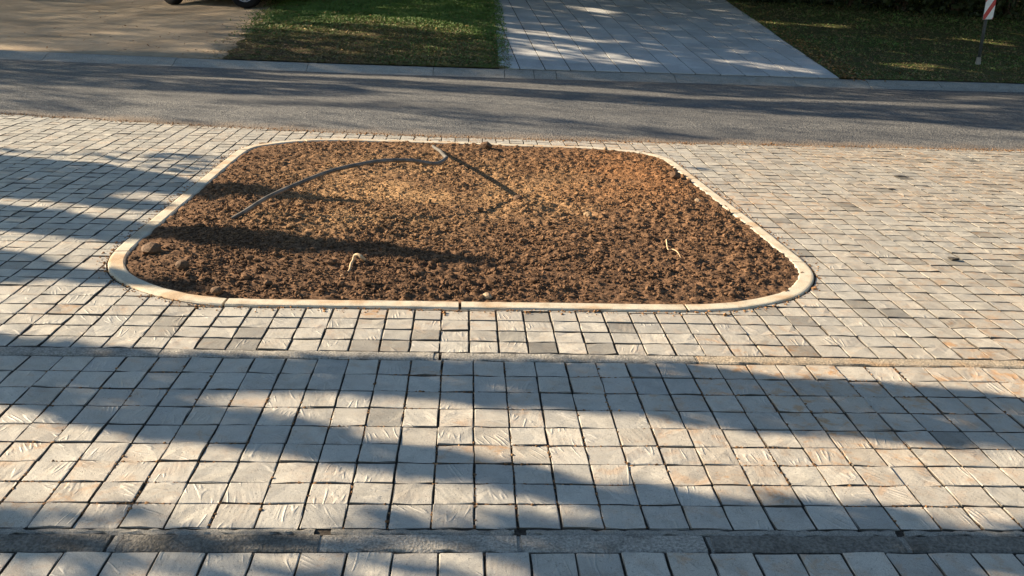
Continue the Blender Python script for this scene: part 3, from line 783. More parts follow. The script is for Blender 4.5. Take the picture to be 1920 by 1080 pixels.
# ------------------------------------------------------------------ FAR SIDE: kerb, lawns, driveway, dirt
def kerb_far():
    par = link('far_kerb', None, kind='structure')
    prof = [(-0.35, -0.3), (-0.05, 0.0), (0.35, 0.06), (0.9, 0.20), (1.4, 0.44), (1.9, KHT - 0.03), (2.5, KHT + 0.03), (2.85, KHT + 0.02), (2.9, KHT - 0.5)]
    jx = [-150, -140, -131, -122, -113, -104, -95, -86, -77, -68, -59] + [at(88, 103)[0], at(330, 112)[0], at(577, 124)[0], at(812, 137)[0], at(946, 143)[0], at(1002, 145)[0], at(1044, 147)[0], at(1270, 155)[0], at(1500, 163)[0]] + [at(1500, 163)[0] + 9 * k for k in range(1, 13)]
    rr = np.random.default_rng(8)
    for a, b in zip(jx, jx[1:]):
        n = max(3, int((b - a) / 1.2)); V, F = [], []; dz = rr.normal(0, 0.015); m = len(prof)
        for i in range(n + 1):
            x = a + 0.035 + (b - a - 0.07) * i / n
            for o, z in prof: V.append((x, kb(x) + o + rr.normal(0, 0.015), z + dz))
        for i in range(n):
            for q in range(m - 1): F.append([i * m + q, (i + 1) * m + q, (i + 1) * m + q + 1, i * m + q + 1])
        F.append(list(range(m))); F.append([n * m + q for q in range(m)][::-1])
        link('kerb_stone', mesh_np('kerb_stone', np.array(V) * W, F, M_FARKL if b < 3 else M_FARK, False), par)
    return par
# the kerb course needs a mesh of its own so that it is a piece of the setting: the mortar bed under the stones
def link_bed():
    xs = np.arange(-150, 150, 3.0)
    V = [(x, kb(x) + o, z) for x in xs for o, z in ((-0.2, -0.25), (3.0, KHT - 0.25))]
    F = [[2 * i, 2 * i + 2, 2 * i + 3, 2 * i + 1] for i in range(len(xs) - 1)]
    return mesh_np('far_kerb', np.array(V) * W, F, M_MORTAR)
_old = link
def link(name, me, parent=None, loc=None, kind=None):
    if name == 'far_kerb' and me is None: me = link_bed()
    return _old(name, me, parent, loc, kind)
kerb_far()

# borders of the far plots (u)
LAWN_R = [at(934, 127)[:2], at(931, 80)[:2], at(928, 40)[:2], at(925, 2)[:2]]
_d = (LAWN_R[-1] - LAWN_R[0]); _d = _d / np.linalg.norm(_d); LAWN_R.append(LAWN_R[-1] + _d * 120)
LAWN_L = [at(415, 112)[:2], at(440, 88)[:2], at(468, 62)[:2], at(505, 28)[:2], at(530, 3)[:2]]
_e = (LAWN_L[-1] - LAWN_L[-2]); _e = _e / np.linalg.norm(_e); LAWN_L.append(LAWN_L[-1] + _e * 120)
DRV_R = [at(1580, 153)[:2], at(1540, 125)[:2], at(1500, 98)[:2], at(1470, 78)[:2], at(1420, 42)[:2], at(1362, 3)[:2]]
_g = (DRV_R[-1] - DRV_R[-2]); _g = _g / np.linalg.norm(_g); DRV_R.append(DRV_R[-1] + _g * 120)
def front_line(x0, x1): return [np.array([x, kb(x) + KW + 0.30]) for x in np.linspace(x0, x1, 24)]
def ragged(P, amp, seed, step=1.6):
    r_ = np.random.default_rng(seed); o_ = [P[0]]
    for a_, b_ in zip(P, P[1:]):
        n_ = max(1, int(np.linalg.norm(b_ - a_) / step)); e_ = (b_ - a_) / np.linalg.norm(b_ - a_); q_ = np.array([-e_[1], e_[0]])
        for k_ in range(1, n_ + 1): o_.append(a_ + (b_ - a_) * k_ / n_ + (q_ * r_.normal(0, amp) if np.linalg.norm(a_ - P[0]) < 150 else 0))
    return o_
LAWN_L = ragged(LAWN_L, 0.30, 61)
POLY_LAWN = front_line(LAWN_L[0][0], LAWN_R[0][0]) + LAWN_R[1:] + LAWN_L[1:][::-1]
POLY_DRV = front_line(LAWN_R[0][0], DRV_R[0][0]) + DRV_R[1:] + LAWN_R[1:][::-1]
POLY_RLAWN = front_line(DRV_R[0][0], 260) + [np.array([260.0, 420.0])] + DRV_R[1:][::-1]

def plot_sheet(name, poly, mat, lift, step=2.5, attr=None, rag=0.0):
    """sheet over the land inside poly (u)"""
    P = np.array(poly); x0, y0 = P.min(0) - step; x1, y1 = P.max(0) + step
    xs = np.arange(x0, x1, step); ys = np.arange(y0, y1, step); X, Y = np.meshgrid(xs, ys)
    bm = bmesh.new()
    vs_ = [bm.verts.new((p[0], p[1], 0)) for p in P]; bm.faces.new(vs_)
    for x in xs: bmesh.ops.bisect_plane(bm, geom=bm.verts[:] + bm.edges[:] + bm.faces[:], plane_co=(x, 0, 0), plane_no=(1, 0, 0))
    for y in ys: bmesh.ops.bisect_plane(bm, geom=bm.verts[:] + bm.edges[:] + bm.faces[:], plane_co=(0, y, 0), plane_no=(0, 1, 0))
    C = np.array([v.co[:] for v in bm.verts]); Z = terrain(C[:, 0], C[:, 1]) + lift
    for v, z in zip(bm.verts, Z): v.co = (v.co[0] * W, v.co[1] * W, z * W)
    bmesh.ops.recalc_face_normals(bm, faces=bm.faces)
    me = bpy.data.meshes.new(name); bm.to_mesh(me); bm.free(); me.materials.append(mat)
    me.polygons.foreach_set('use_smooth', np.full(len(me.polygons), True))
    if attr is not None:
        a = me.attributes.new('dead', 'FLOAT', 'POINT'); a.data.foreach_set('value', attr(C[:, 0], C[:, 1]).astype(np.float32))
    return link(name, me, kind='structure')

def dead_left(x, y):
    d = y - (kb(x) + KW)
    m = np.interp(d, [0, 10, 22, 34], [1.1, 1.0, 0.55, 0.05]) * np.interp(x, [-14, -4, 4], [1.0, 0.7, 0.45])
    return np.clip(m + 0.9 * (fbm(x * 0.14, y * 0.11, 4, 1) - 0.5), 0, 1)
def dead_right(x, y):
    d = y - (kb(x) + KW)
    return np.clip(np.interp(d, [0, 10, 40], [0.8, 0.7, 0.55]) + 0.8 * (fbm(x * 0.1, y * 0.1, 4, 2) - 0.5), 0, 1)
lawn = plot_sheet('lawn', POLY_LAWN, M_LAWN, 0.10, 2.5, dead_left)
rlawn = plot_sheet('right_lawn', POLY_RLAWN, M_LAWN, 0.10, 4.0, dead_right)
dirt_poly = front_line(-260, LAWN_L[0][0]) + LAWN_L[1:] + [np.array([-260.0, 420.0])]
plot_sheet('dirt_driveway', dirt_poly, M_DIRT, 0.02, 4.0)

# grass blades (small, uncountable)
def blades(name, poly, n, dead, seed, dens=None, hmin=0.11, hmax=0.30, spill=0.45):
    r = np.random.default_rng(seed); P = np.array(poly); x0, y0 = P.min(0); x1, y1 = P.max(0); y1 = min(y1, 260)
    # more, smaller blades nearest the road
    x = r.uniform(x0, x1, n * 4); y = y0 + (y1 - y0) * r.random(n * 4) ** 1.7
    k = in_poly(np.stack([x + r.normal(0, spill, len(x)), y], 1), poly) & (y > kb(x) + KW + 0.1); px = to_px(np.stack([x, y, terrain(x, y)], 1)); k &= (px[:, 0] > -60) & (px[:, 0] < 1990) & (px[:, 1] > -25)
    x, y = x[k], y[k]
    dd = dead(x, y); k = r.random(len(x)) > dd * 0.88; n = int(n * k.mean()); x, y, dd = x[k][:n], y[k][:n], dd[k][:n]; m = len(x)
    clump = np.interp(fbm(x * 0.7, y * 0.7, 3, 3), [0.3, 0.7], [0.55, 1.5])
    h = clump * r.uniform(hmin, hmax, m) * (1 - 0.45 * dd); w = r.uniform(0.05, 0.12, m) * np.interp(y, [110, 200], [1, 1.6]); th = r.uniform(0, math.pi, m); lean = r.normal(0, 0.28, (m, 2))
    z = terrain(x, y) + 0.08
    a = np.stack([x - np.cos(th) * w, y - np.sin(th) * w, z], 1); b = np.stack([x + np.cos(th) * w, y + np.sin(th) * w, z], 1)
    c = np.stack([x + lean[:, 0], y + lean[:, 1], z + h], 1)
    V = np.stack([a, b, c], 1).reshape(-1, 3) * W; F = np.arange(3 * m).reshape(-1, 3)
    me = mesh_np(name, V, F, M_BLADE)
    t = me.attributes.new('leaf', 'FLOAT', 'FACE'); t.data.foreach_set('value', np.where(r.random(m) < dd * 1.05, r.uniform(0.55, 1.0, m), np.abs(r.normal(0.0, 0.14, m))).astype(np.float32))
    return link(name, me, kind='stuff')
blades('grass', POLY_LAWN, 170000, dead_left, 21, spill=1.5)
blades('right_grass', POLY_RLAWN, 110000, dead_right, 22)

def litter(name, X, Y, seed, smin=0.12, smax=0.3, bias=0.5):
    r = np.random.default_rng(seed); m = len(X); s = r.uniform(smin, smax, m); th = r.uniform(0, 6.28, m); z = terrain(X, Y) + 0.28
    c, q = np.cos(th), np.sin(th); t = r.normal(0, 0.5, (m, 2))
    def pt(u, v): return np.stack([X + (u * c - v * q) * s, Y + (u * q + v * c) * s, z + (u * t[:, 0] + v * t[:, 1]) * s * 0.6], 1)
    V = np.stack([pt(-1, 0), pt(0, -.5), pt(1, 0), pt(0, .5)], 1).reshape(-1, 3) * W
    me = mesh_np(name, V, np.arange(4 * m).reshape(-1, 4), M_LITTER)
    a = me.attributes.new('leaf', 'FLOAT', 'FACE'); a.data.foreach_set('value', np.clip(r.normal(bias, 0.3, m), 0, 1).astype(np.float32))
    return link(name, me, kind='stuff')
# litter: thick beside the driveway edge, thin on both lawns
LX, LY = [], []
DR = np.array(DRV_R[:6])
for _ in range(900):
    t = random.random() ** 1.4 * 4.6; i = int(t); p = DR[i] + (DR[i + 1] - DR[i]) * (t - i); d = abs(random.gauss(0, 2.6)) + 0.1
    LX.append(p[0] + d); LY.append(p[1] + random.uniform(-1, 1) + d * 0.15)
for _ in range(180): LX.append(random.uniform(48, 105)); LY.append(kb(LX[-1]) + KW + 0.6 + abs(random.gauss(0, 22)))
litter('leaf_litter', np.array(LX), np.array(LY), 31, 0.10, 0.24, 0.3)
LX = rng.uniform(-30, 4, 900); LY = kb(LX) + KW + 0.5 + np.abs(rng.normal(0, 20, 900))
k = in_poly(np.stack([LX, LY], 1), POLY_LAWN); litter('lawn_litter', LX[k], LY[k], 32, 0.10, 0.22, 0.75)
LX = rng.uniform(-60, -26, 160); LY = kb(LX) + KW + 0.5 + np.abs(rng.normal(0, 30, 160)); litter('dirt_litter', LX, LY, 33, 0.1, 0.28, 0.1)

# driveway slabs: running bond columns in the direction the photo's joints run
drive = plot_sheet('slab_driveway', POLY_DRV, M_SAND, 0.03, 3.0)
ja, jb = at(974, 128)[:2], at(945, 2)[:2]; jc, jd = at(1150, 133)[:2], at(1018, 2)[:2]
dv = (jb - ja) / np.linalg.norm(jb - ja) + (jd - jc) / np.linalg.norm(jd - jc); dv /= np.linalg.norm(dv)
def mat_slab():
    t = NT('grey_slab', 0.7, 0.3); p = t.pos(); a = t.n('ShaderNodeAttribute', attribute_type='GEOMETRY'); a.attribute_name = 'tone'
    ob = t.n('ShaderNodeObjectInfo')
    b = t.mix(t.mapr(t.noise(p, 2.5, 5, 0.65), 0.35, 0.7), (0.48, 0.48, 0.475), (0.39, 0.385, 0.38))
    v = t.n('ShaderNodeVectorMath', operation='SCALE'); t.l(b, v.inputs[0]); t.l(t.math('MULTIPLY', t.mapr(ob.outputs['Random'], 0, 1, 0.90, 1.10, False), t.mapr(t.noise(p, 70, 3, .7), .3, .7, .85, 1.15)), v.inputs['Scale'])
    return t.done(v.outputs[0], t.bump(t.noise(p, 90, 3), 0.003, 0.6))
M_SLAB = mat_slab()
nv = np.array([dv[1], -dv[0]])
SLAB = []
fy = at(974, 128)[:2]
for c in range(-2, 40):
    ln = 4.5; off = (c % 3) * 1.5
    for r_ in range(-14, 60):
        o0 = fy + nv * 3.0 * c + dv * (ln * r_ + off)
        q = [o0 + nv * .065 + dv * .04, o0 + nv * 2.935 + dv * .04, o0 + nv * 2.935 + dv * (ln - .04), o0 + nv * .065 + dv * (ln - .03)]
        ins = in_poly(np.array(q), POLY_DRV)
        if not ins.any(): continue
        if not ins.all():
            dx = np.array(DRV_R)
            for i in range(len(dx) - 1):
                e = dx[i + 1] - dx[i]; e = e / np.linalg.norm(e); n = np.array([-e[1], e[0]])
                m = sum(q) / len(q); s = (m - dx[i]) @ e
                if -1 < s < np.linalg.norm(dx[i + 1] - dx[i]) + 1: q = clip_half(q, dx[i], n)
                if len(q) < 3: break
            if len(q) >= 3:
                q = clip_half(q, LAWN_R[0] + np.array([0.1, 0]), np.array([_d[1], -_d[0]]))
            if len(q) >= 3:
                m = sum(q) / len(q); q = clip_half(q, np.array([m[0], kb(m[0]) + KW + 0.42]), np.array([0.0, 1.0]))
            if len(q) < 3: continue
        m = sum(q) / len(q)
        if m[1] > 400: continue
        SLAB.append((m, q))
SLAB.sort(key=lambda s: s[0][1])
pxs = to_px(np.array([(m[0], m[1], float(terrain(m[0], m[1]))) for m, q in SLAB]))
n_solo = 0; V, F = [], []
for (m, q), pp in zip(SLAB, pxs):
    dz = random.gauss(0, 0.012)
    def zz(p): return float(terrain(p[0], p[1])) + 0.10 + dz
    n = len(q); v = [(*p, zz(p)) for p in q] + [(*p, zz(p) - 0.3) for p in q]; f = [list(range(n))] + [[n + i, n + (i + 1) % n, (i + 1) % n, i] for i in range(n)]
    if n_solo < 300 and -20 < pp[0] < 1940 and pp[1] > -8:
        link('slab', mesh_np('slab', np.array(v) * W, f, M_SLAB), drive); n_solo += 1
    else:
        k0 = len(V); V += v; F += [[a + k0 for a in g] for g in f]
link('slab_field', mesh_np('slab_field', np.array(V) * W, F, M_SLAB), drive, kind='stuff')

# ------------------------------------------------------------------ MARKER SIGN
M_POST = mat_plain('weathered_post', (0.045, 0.05, 0.048), 0.6, 0.4, 0.3, 30)
M_RED = mat_plain('red_reflective', (0.46, 0.018, 0.022), 0.4, 0.4, 0.08, 30)
M_WHITE = mat_plain('white_reflective', (0.70, 0.70, 0.68), 0.4, 0.4, 0.08, 30)
M_SBACK = mat_plain('galvanised', (0.3, 0.3, 0.3), 0.5, 0.5, 0.1, 30)
sp = at(1833, 122); sb = np.array(sp) * W
sign = thing('marker_sign', 'red and white striped hazard plate on a thin post in the dark lawn', 'sign', tuple(sb), math.radians(18))
sign.rotation_euler = (0, math.radians(-2.0), math.radians(18))
v, f = tube([(0, 0, -0.2), (0, 0, 0.5), (0, 0, 1.5)], 0.024, 12); link('post', mesh_np('post', np.array([q[:] for q in v]), f, M_POST, True), sign)
bm = bmesh.new(); bmesh.ops.create_cone(bm, segments=10, radius1=0.045, radius2=0.03, depth=0.14, cap_ends=True); bmesh.ops.translate(bm, vec=(0, 0, 0.05), verts=bm.verts)
link('footing', from_bm(bm, 'footing', M_MORTAR), sign)
PW, PZ0, PZ1 = 0.195, 0.67, 1.47
bm = bmesh.new(); bm_box(bm, (0, -0.032, (PZ0 + PZ1) / 2), (PW, 0.004, PZ1 - PZ0)); link('plate', from_bm(bm, 'plate', M_SBACK), sign)
for zc in (1.0, 1.45):
    bm = bmesh.new(); bm_box(bm, (0, -0.0, zc), (0.06, 0.056, 0.03)); link('clamp', from_bm(bm, 'clamp', M_SBACK), sign)
# diagonal stripes rising to the right, clipped to the plate
per = 0.30; rise = 1.35
for kq in range(-3, 6):
    for ph, mt, nm in ((0.0, M_RED, 'red_stripe'), (0.42, M_WHITE, 'white_stripe')):
        z0 = PZ0 - 0.055 + kq * per + ph * per; z1 = z0 + (0.42 if ph == 0 else 0.58) * per
        q = [np.array(p) for p in ((-PW / 2, z0), (PW / 2, z0 + PW * rise), (PW / 2, z1 + PW * rise), (-PW / 2, z1))]
        q = clip_half(q, np.array([0, PZ0 + .004]), np.array([0, 1.0]))
        if len(q) >= 3: q = clip_half(q, np.array([0, PZ1 - .004]), np.array([0, -1.0]))
        if len(q) < 3: continue
        n = len(q)
        link(nm, mesh_np(nm, np.array([(p[0] * 0.985, -0.0365, p[1]) for p in q] + [(p[0] * 0.985, -0.0345, p[1]) for p in q]), [list(range(n))] + [[n + i, n + (i + 1) % n, (i + 1) % n, i] for i in range(n)], mt), sign)

# ------------------------------------------------------------------ CAR on the dirt driveway
M_CARP = mat_plain('dark_car_paint', (0.03, 0.035, 0.045), 0.25, 0.6, 0.05, 5)
M_TYRE = mat_plain('tyre_rubber', (0.012, 0.012, 0.013), 0.85, 0.2, 0.2, 30)
M_RIM = mat_plain('alloy_rim', (0.28, 0.29, 0.32), 0.35, 0.6, 0.05, 10)
M_GLASS = mat_plain('dark_glass', (0.01, 0.012, 0.014), 0.08, 0.6, 0.02, 5)
M_UNDER = mat_plain('underbody', (0.012, 0.012, 0.012), 0.9, 0.1, 0.2, 10)
M_LAMP = mat_plain('lamp_lens', (0.5, 0.5, 0.48), 0.1, 0.6, 0.02, 5)
M_TAIL = mat_plain('red_lens', (0.30, 0.01, 0.01), 0.15, 0.6, 0.02, 5)
w1, w2 = at(326, 9), at(463, 16)
mid_ = (w1 + w2) / 2; base = float(np.hypot(*(w2 - w1)[:2])) * W
ang = math.atan2((w2 - w1)[1], (w2 - w1)[0])
slope_y = math.atan2(w2[2] - w1[2], np.hypot(*(w2 - w1)[:2]))
car = thing('parked_car', 'parked car at the back of the dirt driveway, only tyres and dark underside in view', 'car', tuple(np.array(mid_) * W), ang)
car.rotation_euler = (0, -slope_y, ang)
WR = 0.30; WB = max(base, 2.0); TRK = 1.45
# body: side outline (x forward, z up), lofted over the width with tumblehome
prof = [(-WB / 2 - .62, .42), (-WB / 2 - .66, .62), (-WB / 2 - .60, .92), (-WB / 2 - .35, 1.02), (-WB / 2 + .05, 1.38), (0.1, 1.46), (WB / 2 - .75, 1.40), (WB / 2 - .10, 1.02), (WB / 2 + .55, .90), (WB / 2 + .78, .66), (WB / 2 + .80, .45), (WB / 2 + .70, .24)]
def arch(cx):
    return [(cx + 0.37 * math.cos(t), max(.20, WR + 0.37 * math.sin(t))) for t in np.linspace(-.25, math.pi + .25, 9)]
low = arch(WB / 2) + [(WB / 2 - .45, .20), (-WB / 2 + .45, .20)] + arch(-WB / 2) + [(-WB / 2 - .5, .24)]
out = prof + low
V, F = [], []; n = len(out); ys = [-.80, -.76, 0.76, .80]
def inset(z): return 1.0 if z < .95 else 1 - (z - .95) * 0.42
for yy, zs in ((-.82, 1), (.82, 1)):
    for x, z in out: V.append((x, yy * inset(z) + TRK / 2 - 0.0, z))
for i_ in range(n): F.append([i_, (i_ + 1) % n, n + (i_ + 1) % n, n + i_])
F.append(list(range(n))[::-1]); F.append([n + q for q in range(n)])
body_me = mesh_np('body', np.array(V), F, M_CARP); link('body', body_me, car)
bm = bmesh.new(); bm_box(bm, (0, TRK / 2, .27), (WB + .7, 1.25, .16)); link('underbody', from_bm(bm, 'underbody', M_UNDER), car)
def wheel(x, y, steer=0.0):
    bm = bmesh.new(); prof_w = [(0.19, -.085), (0.275, -.095), (WR - .01, -.075), (WR, -.04), (WR, .04), (WR - .01, .075), (0.275, .095), (0.19, .085)]
    ns = 28; rows = [[bm.verts.new((r * math.cos(2 * math.pi * k / ns), yy, r * math.sin(2 * math.pi * k / ns))) for k in range(ns)] for r, yy in prof_w]
    for a_, b_ in zip(rows, rows[1:] + rows[:1]):
        for k in range(ns): bm.faces.new((a_[k], a_[(k + 1) % ns], b_[(k + 1) % ns], b_[k]))
    w_o = link('wheel', from_bm(bm, 'wheel', M_TYRE, True), car, (x, y, WR)); w_o.rotation_euler = (0, 0, steer)
    bm = bmesh.new()
    bmesh.ops.create_cone(bm, segments=28, radius1=.185, radius2=.185, depth=.09, cap_ends=True, matrix=Matrix.Rotation(math.pi / 2, 4, 'X'))
    link('rim', from_bm(bm, 'rim', M_UNDER), w_o)
    for s_ in (-1, 1):
        bm = bmesh.new()
        for k in range(6):
            bm_box(bm, (0, s_ * .062, .10), (.045, .025, .17)); bmesh.ops.rotate(bm, matrix=Matrix.Rotation(math.pi / 3, 3, 'Y'), verts=bm.verts, cent=(0, 0, 0))
        rg = 24
        for rr_, hh in ((.185, .165),):
            v0 = [bm.verts.new((rr_ * math.cos(2 * math.pi * k / rg), s_ * .075, rr_ * math.sin(2 * math.pi * k / rg))) for k in range(rg)]
            v1 = [bm.verts.new((hh * math.cos(2 * math.pi * k / rg), s_ * .07, hh * math.sin(2 * math.pi * k / rg))) for k in range(rg)]
            for k in range(rg): bm.faces.new((v0[k], v0[(k + 1) % rg], v1[(k + 1) % rg], v1[k]))
        link('spokes', from_bm(bm, 'spokes', M_RIM), w_o)
wheel(-WB / 2, 0.0); wheel(WB / 2, 0.0, 0.55); wheel(-WB / 2, TRK); wheel(WB / 2, TRK, 0.55)
for s_ in (-1, 1):
    def gl(pts_, nm):
        yy = TRK / 2 + s_ * .823
        link(nm, mesh_np(nm, np.array([(x, TRK / 2 + s_ * (.826 * inset(z)), z) for x, z in pts_]), [list(range(len(pts_)))], M_GLASS), car)
    gl([(-WB / 2 - .18, 1.04), (-WB / 2 + .12, 1.33), (-.05, 1.40), (-.05, 1.04)], 'side_window'); gl([(.03, 1.04), (.03, 1.40), (WB / 2 - .78, 1.35), (WB / 2 - .3, 1.04)], 'side_window')
    bm = bmesh.new(); bm_box(bm, (WB / 2 + .72, TRK / 2 + s_ * .62, .72), (.14, .3, .14)); link('headlight', from_bm(bm, 'headlight', M_LAMP), car)
    bm = bmesh.new(); bm_box(bm, (-WB / 2 - .62, TRK / 2 + s_ * .68, .82), (.12, .2, .2)); link('tail_light', from_bm(bm, 'tail_light', M_TAIL), car)
    bm = bmesh.new(); bm_box(bm, (WB / 2 - .40, TRK / 2 + s_ * .93, 1.05), (.12, .18, .13)); link('mirror', from_bm(bm, 'mirror', M_CARP), car)
link('windscreen', mesh_np('windscreen', np.array([(WB / 2 - .735, TRK / 2 - .60, 1.38), (WB / 2 - .735, TRK / 2 + .60, 1.38), (WB / 2 - .12, TRK / 2 + .70, 1.045), (WB / 2 - .12, TRK / 2 - .70, 1.045)]) + np.array([.01, 0, .012]), [[0, 1, 2, 3]], M_GLASS), car)
link('rear_window', mesh_np('rear_window', np.array([(-WB / 2 + .02, TRK / 2 - .60, 1.36), (-WB / 2 + .02, TRK / 2 + .60, 1.36), (-WB / 2 - .33, TRK / 2 + .70, 1.05), (-WB / 2 - .33, TRK / 2 - .70, 1.05)]) + np.array([-.012, 0, .012]), [[0, 1, 2, 3]], M_GLASS), car)

# ------------------------------------------------------------------ FOLIAGE
def leaf_mesh(name, P, size, seed, mat, asp=0.55):
    """P (n,3) metres; one folded leaf blade each"""
    r = np.random.default_rng(seed); n = len(P)
    a = r.normal(0, 1, (n, 3)); a /= np.linalg.norm(a, axis=1)[:, None]; b = np.cross(a, r.normal(0, 1, (n, 3))); b /= np.linalg.norm(b, axis=1)[:, None]
    s = (size * r.uniform(0.7, 1.3, n))[:, None]
    V = np.stack([P - a * s, P - b * s * asp, P + a * s, P + b * s * asp], 1).reshape(-1, 3)
    me = mesh_np(name, V, np.arange(4 * n).reshape(-1, 4), mat)
    t = me.attributes.new('leaf', 'FLOAT', 'FACE'); t.data.foreach_set('value', np.clip(r.normal(0.45, 0.28, n), 0, 1).astype(np.float32))
    return me

def bush(label, px, h, rx_, ry_, n, seed, cat='bush', lift=0.0):
    p = at(*px); r = np.random.default_rng(seed); b = np.array([p[0], p[1], p[2]]) * W
    b[1] += ry_ * 0.8
    b[2] = float(terrain(b[0] / W, b[1] / W)) * W
    o = thing('bush', label, cat, tuple(b), 0, 'dark bushes at the back of the right lawn')
    V, F = [], []
    for k in range(7):
        q = r.uniform(0, 6.28); e = np.array([math.cos(q) * rx_ * .6, math.sin(q) * ry_ * .6, h * r.uniform(.6, .9)])
        v, f = tube([(0, 0, -.1), tuple(e * .4 + r.normal(0, .05, 3)), tuple(e)], [.04, .03, .012], 6); m = len(V); V += [x[:] for x in v]; F += [[c + m for c in g] for g in f]
    link('stems', mesh_np('stems', np.array(V), F, M_BARK), o)
    cl = r.normal(0, 1, (46, 3)); cl /= np.linalg.norm(cl, axis=1)[:, None]; cl *= r.uniform(.45, 1.0, (46, 1)); cl = cl * np.array([rx_, ry_, h * .5]) + np.array([0, 0, h * .5])
    k = r.integers(0, 46, n); P = cl[k] + r.normal(0, 1, (n, 3)) * np.array([rx_, ry_, h * .5]) * .19
    P[:, 2] = np.maximum(P[:, 2], 0.02)
    link('foliage', leaf_mesh('foliage', P, 0.07, seed + 1, M_BUSH), o)
for i_, (px, h, a_, b_, lb) in enumerate([((1447, 12), 1.7, 0.75, 0.7, 'small dark bush nearest the slab driveway'),
        ((1530, 18), 2.6, 1.3, 1.0, 'dark bush second from the slab driveway, right of the small one'),
        ((1625, 26), 2.9, 1.4, 1.1, 'dark spreading bush midway between the driveway and the striped sign'),
        ((1725, 35), 2.9, 1.4, 1.1, 'dark tall bush just left of the striped sign'),
        ((1830, 42), 3.0, 1.4, 1.1, 'dark bush directly behind the striped sign'),
        ((1935, 48), 3.0, 1.4, 1.1, 'dark bush at the far right edge, right of the striped sign')]):
    bush(lb, px, h, a_, b_, 5200, 300 + i_)

# shade map of the photograph's morning: regions (photo pixels, on the ground) that lie in tree shade (1) or in sun (0)
SHADE = [
 (0.52, [(-300, 205), (0, 213), (640, 250), (1200, 266), (1300, 300), (1330, 330), (1240, 290), (1100, 268), (640, 258), (520, 263), (440, 282), (370, 330), (200, 300), (0, 285), (-300, 262)]),
 # near paving and soil
 (1, [(-300, 600), (0, 628), (150, 645), (290, 660), (310, 669), (640, 670), (1000, 679), (1280, 684), (1400, 697), (1560, 714), (1920, 745), (2300, 780), (2300, 870), (1920, 843), (1847, 828), (1797, 843), (1747, 832), (1680, 826), (1580, 813), (1480, 809), (1413, 806), (1280, 793), (1207, 777), (1140, 773), (1080, 770), (1013, 767), (957, 760), (890, 759), (827, 750), (765, 742), (640, 737), (467, 734), (393, 738), (367, 748), (330, 752),
      (430, 765), (490, 775), (560, 785), (640, 802), (683, 828), (750, 836), (800, 840), (827, 843), (887, 863), (960, 872), (1017, 882), (1073, 896), (1107, 903), (1187, 908), (1240, 920), (1280, 926), (1347, 938), (1430, 946), (1513, 940), (1587, 947), (1680, 950), (1743, 967), (1700, 995), (2300, 1010), (2300, 1200), (1000, 1200), (1000, 992), (1130, 985), (1050, 940), (960, 922), (907, 914), (870, 902), (807, 890), (740, 886), (660, 870), (600, 860), (533, 853), (450, 845), (400, 836), (333, 827), (253, 819), (200, 807), (100, 777), (60, 763), (0, 752), (-300, 720)]),
 (0.85, [(-300, 988), (400, 992), (1010, 996), (1010, 1030), (-300, 1028)]),
 (0.62, [(-300, 948), (400, 955), (1000, 958), (1010, 996), (-300, 990)]),
 (0.55, [(-300, 1028), (1000, 1030), (1000, 1200), (-300, 1200)]),
 (0.5, [(1743, 960), (2300, 975), (2300, 1010), (1700, 995)]),
 (1, [(-300, 262), (-40, 287), (60, 297), (200, 308), (270, 320), (340, 333), (378, 346), (447, 350), (530, 361), (600, 372), (700, 384), (560, 381), (470, 374), (422, 379), (380, 373), (350, 367), (310, 362), (200, 360), (205, 372), (310, 378), (330, 390), (270, 395), (160, 385), (70, 372), (-40, 370), (-300, 350)]),
 (1, [(-300, 370), (0, 381), (53, 388), (123, 398), (197, 409), (246, 416), (290, 424), (306, 430), (387, 432), (440, 437), (528, 444), (598, 455), (640, 464), (738, 465), (798, 476), (851, 483), (920, 493), (907, 500), (837, 500), (710, 487), (640, 480), (520, 478), (470, 475), (410, 472), (350, 460), (268, 453), (211, 453), (148, 444), (70, 437), (0, 430), (-300, 415)]),
 (1, [(-300, 450), (0, 470), (53, 474), (106, 492), (148, 502), (197, 507), (240, 509), (252, 520), (297, 527), (347, 527), (385, 538), (380, 552), (300, 541), (245, 536), (190, 530), (120, 522), (60, 526), (0, 532), (-300, 520)]),
]
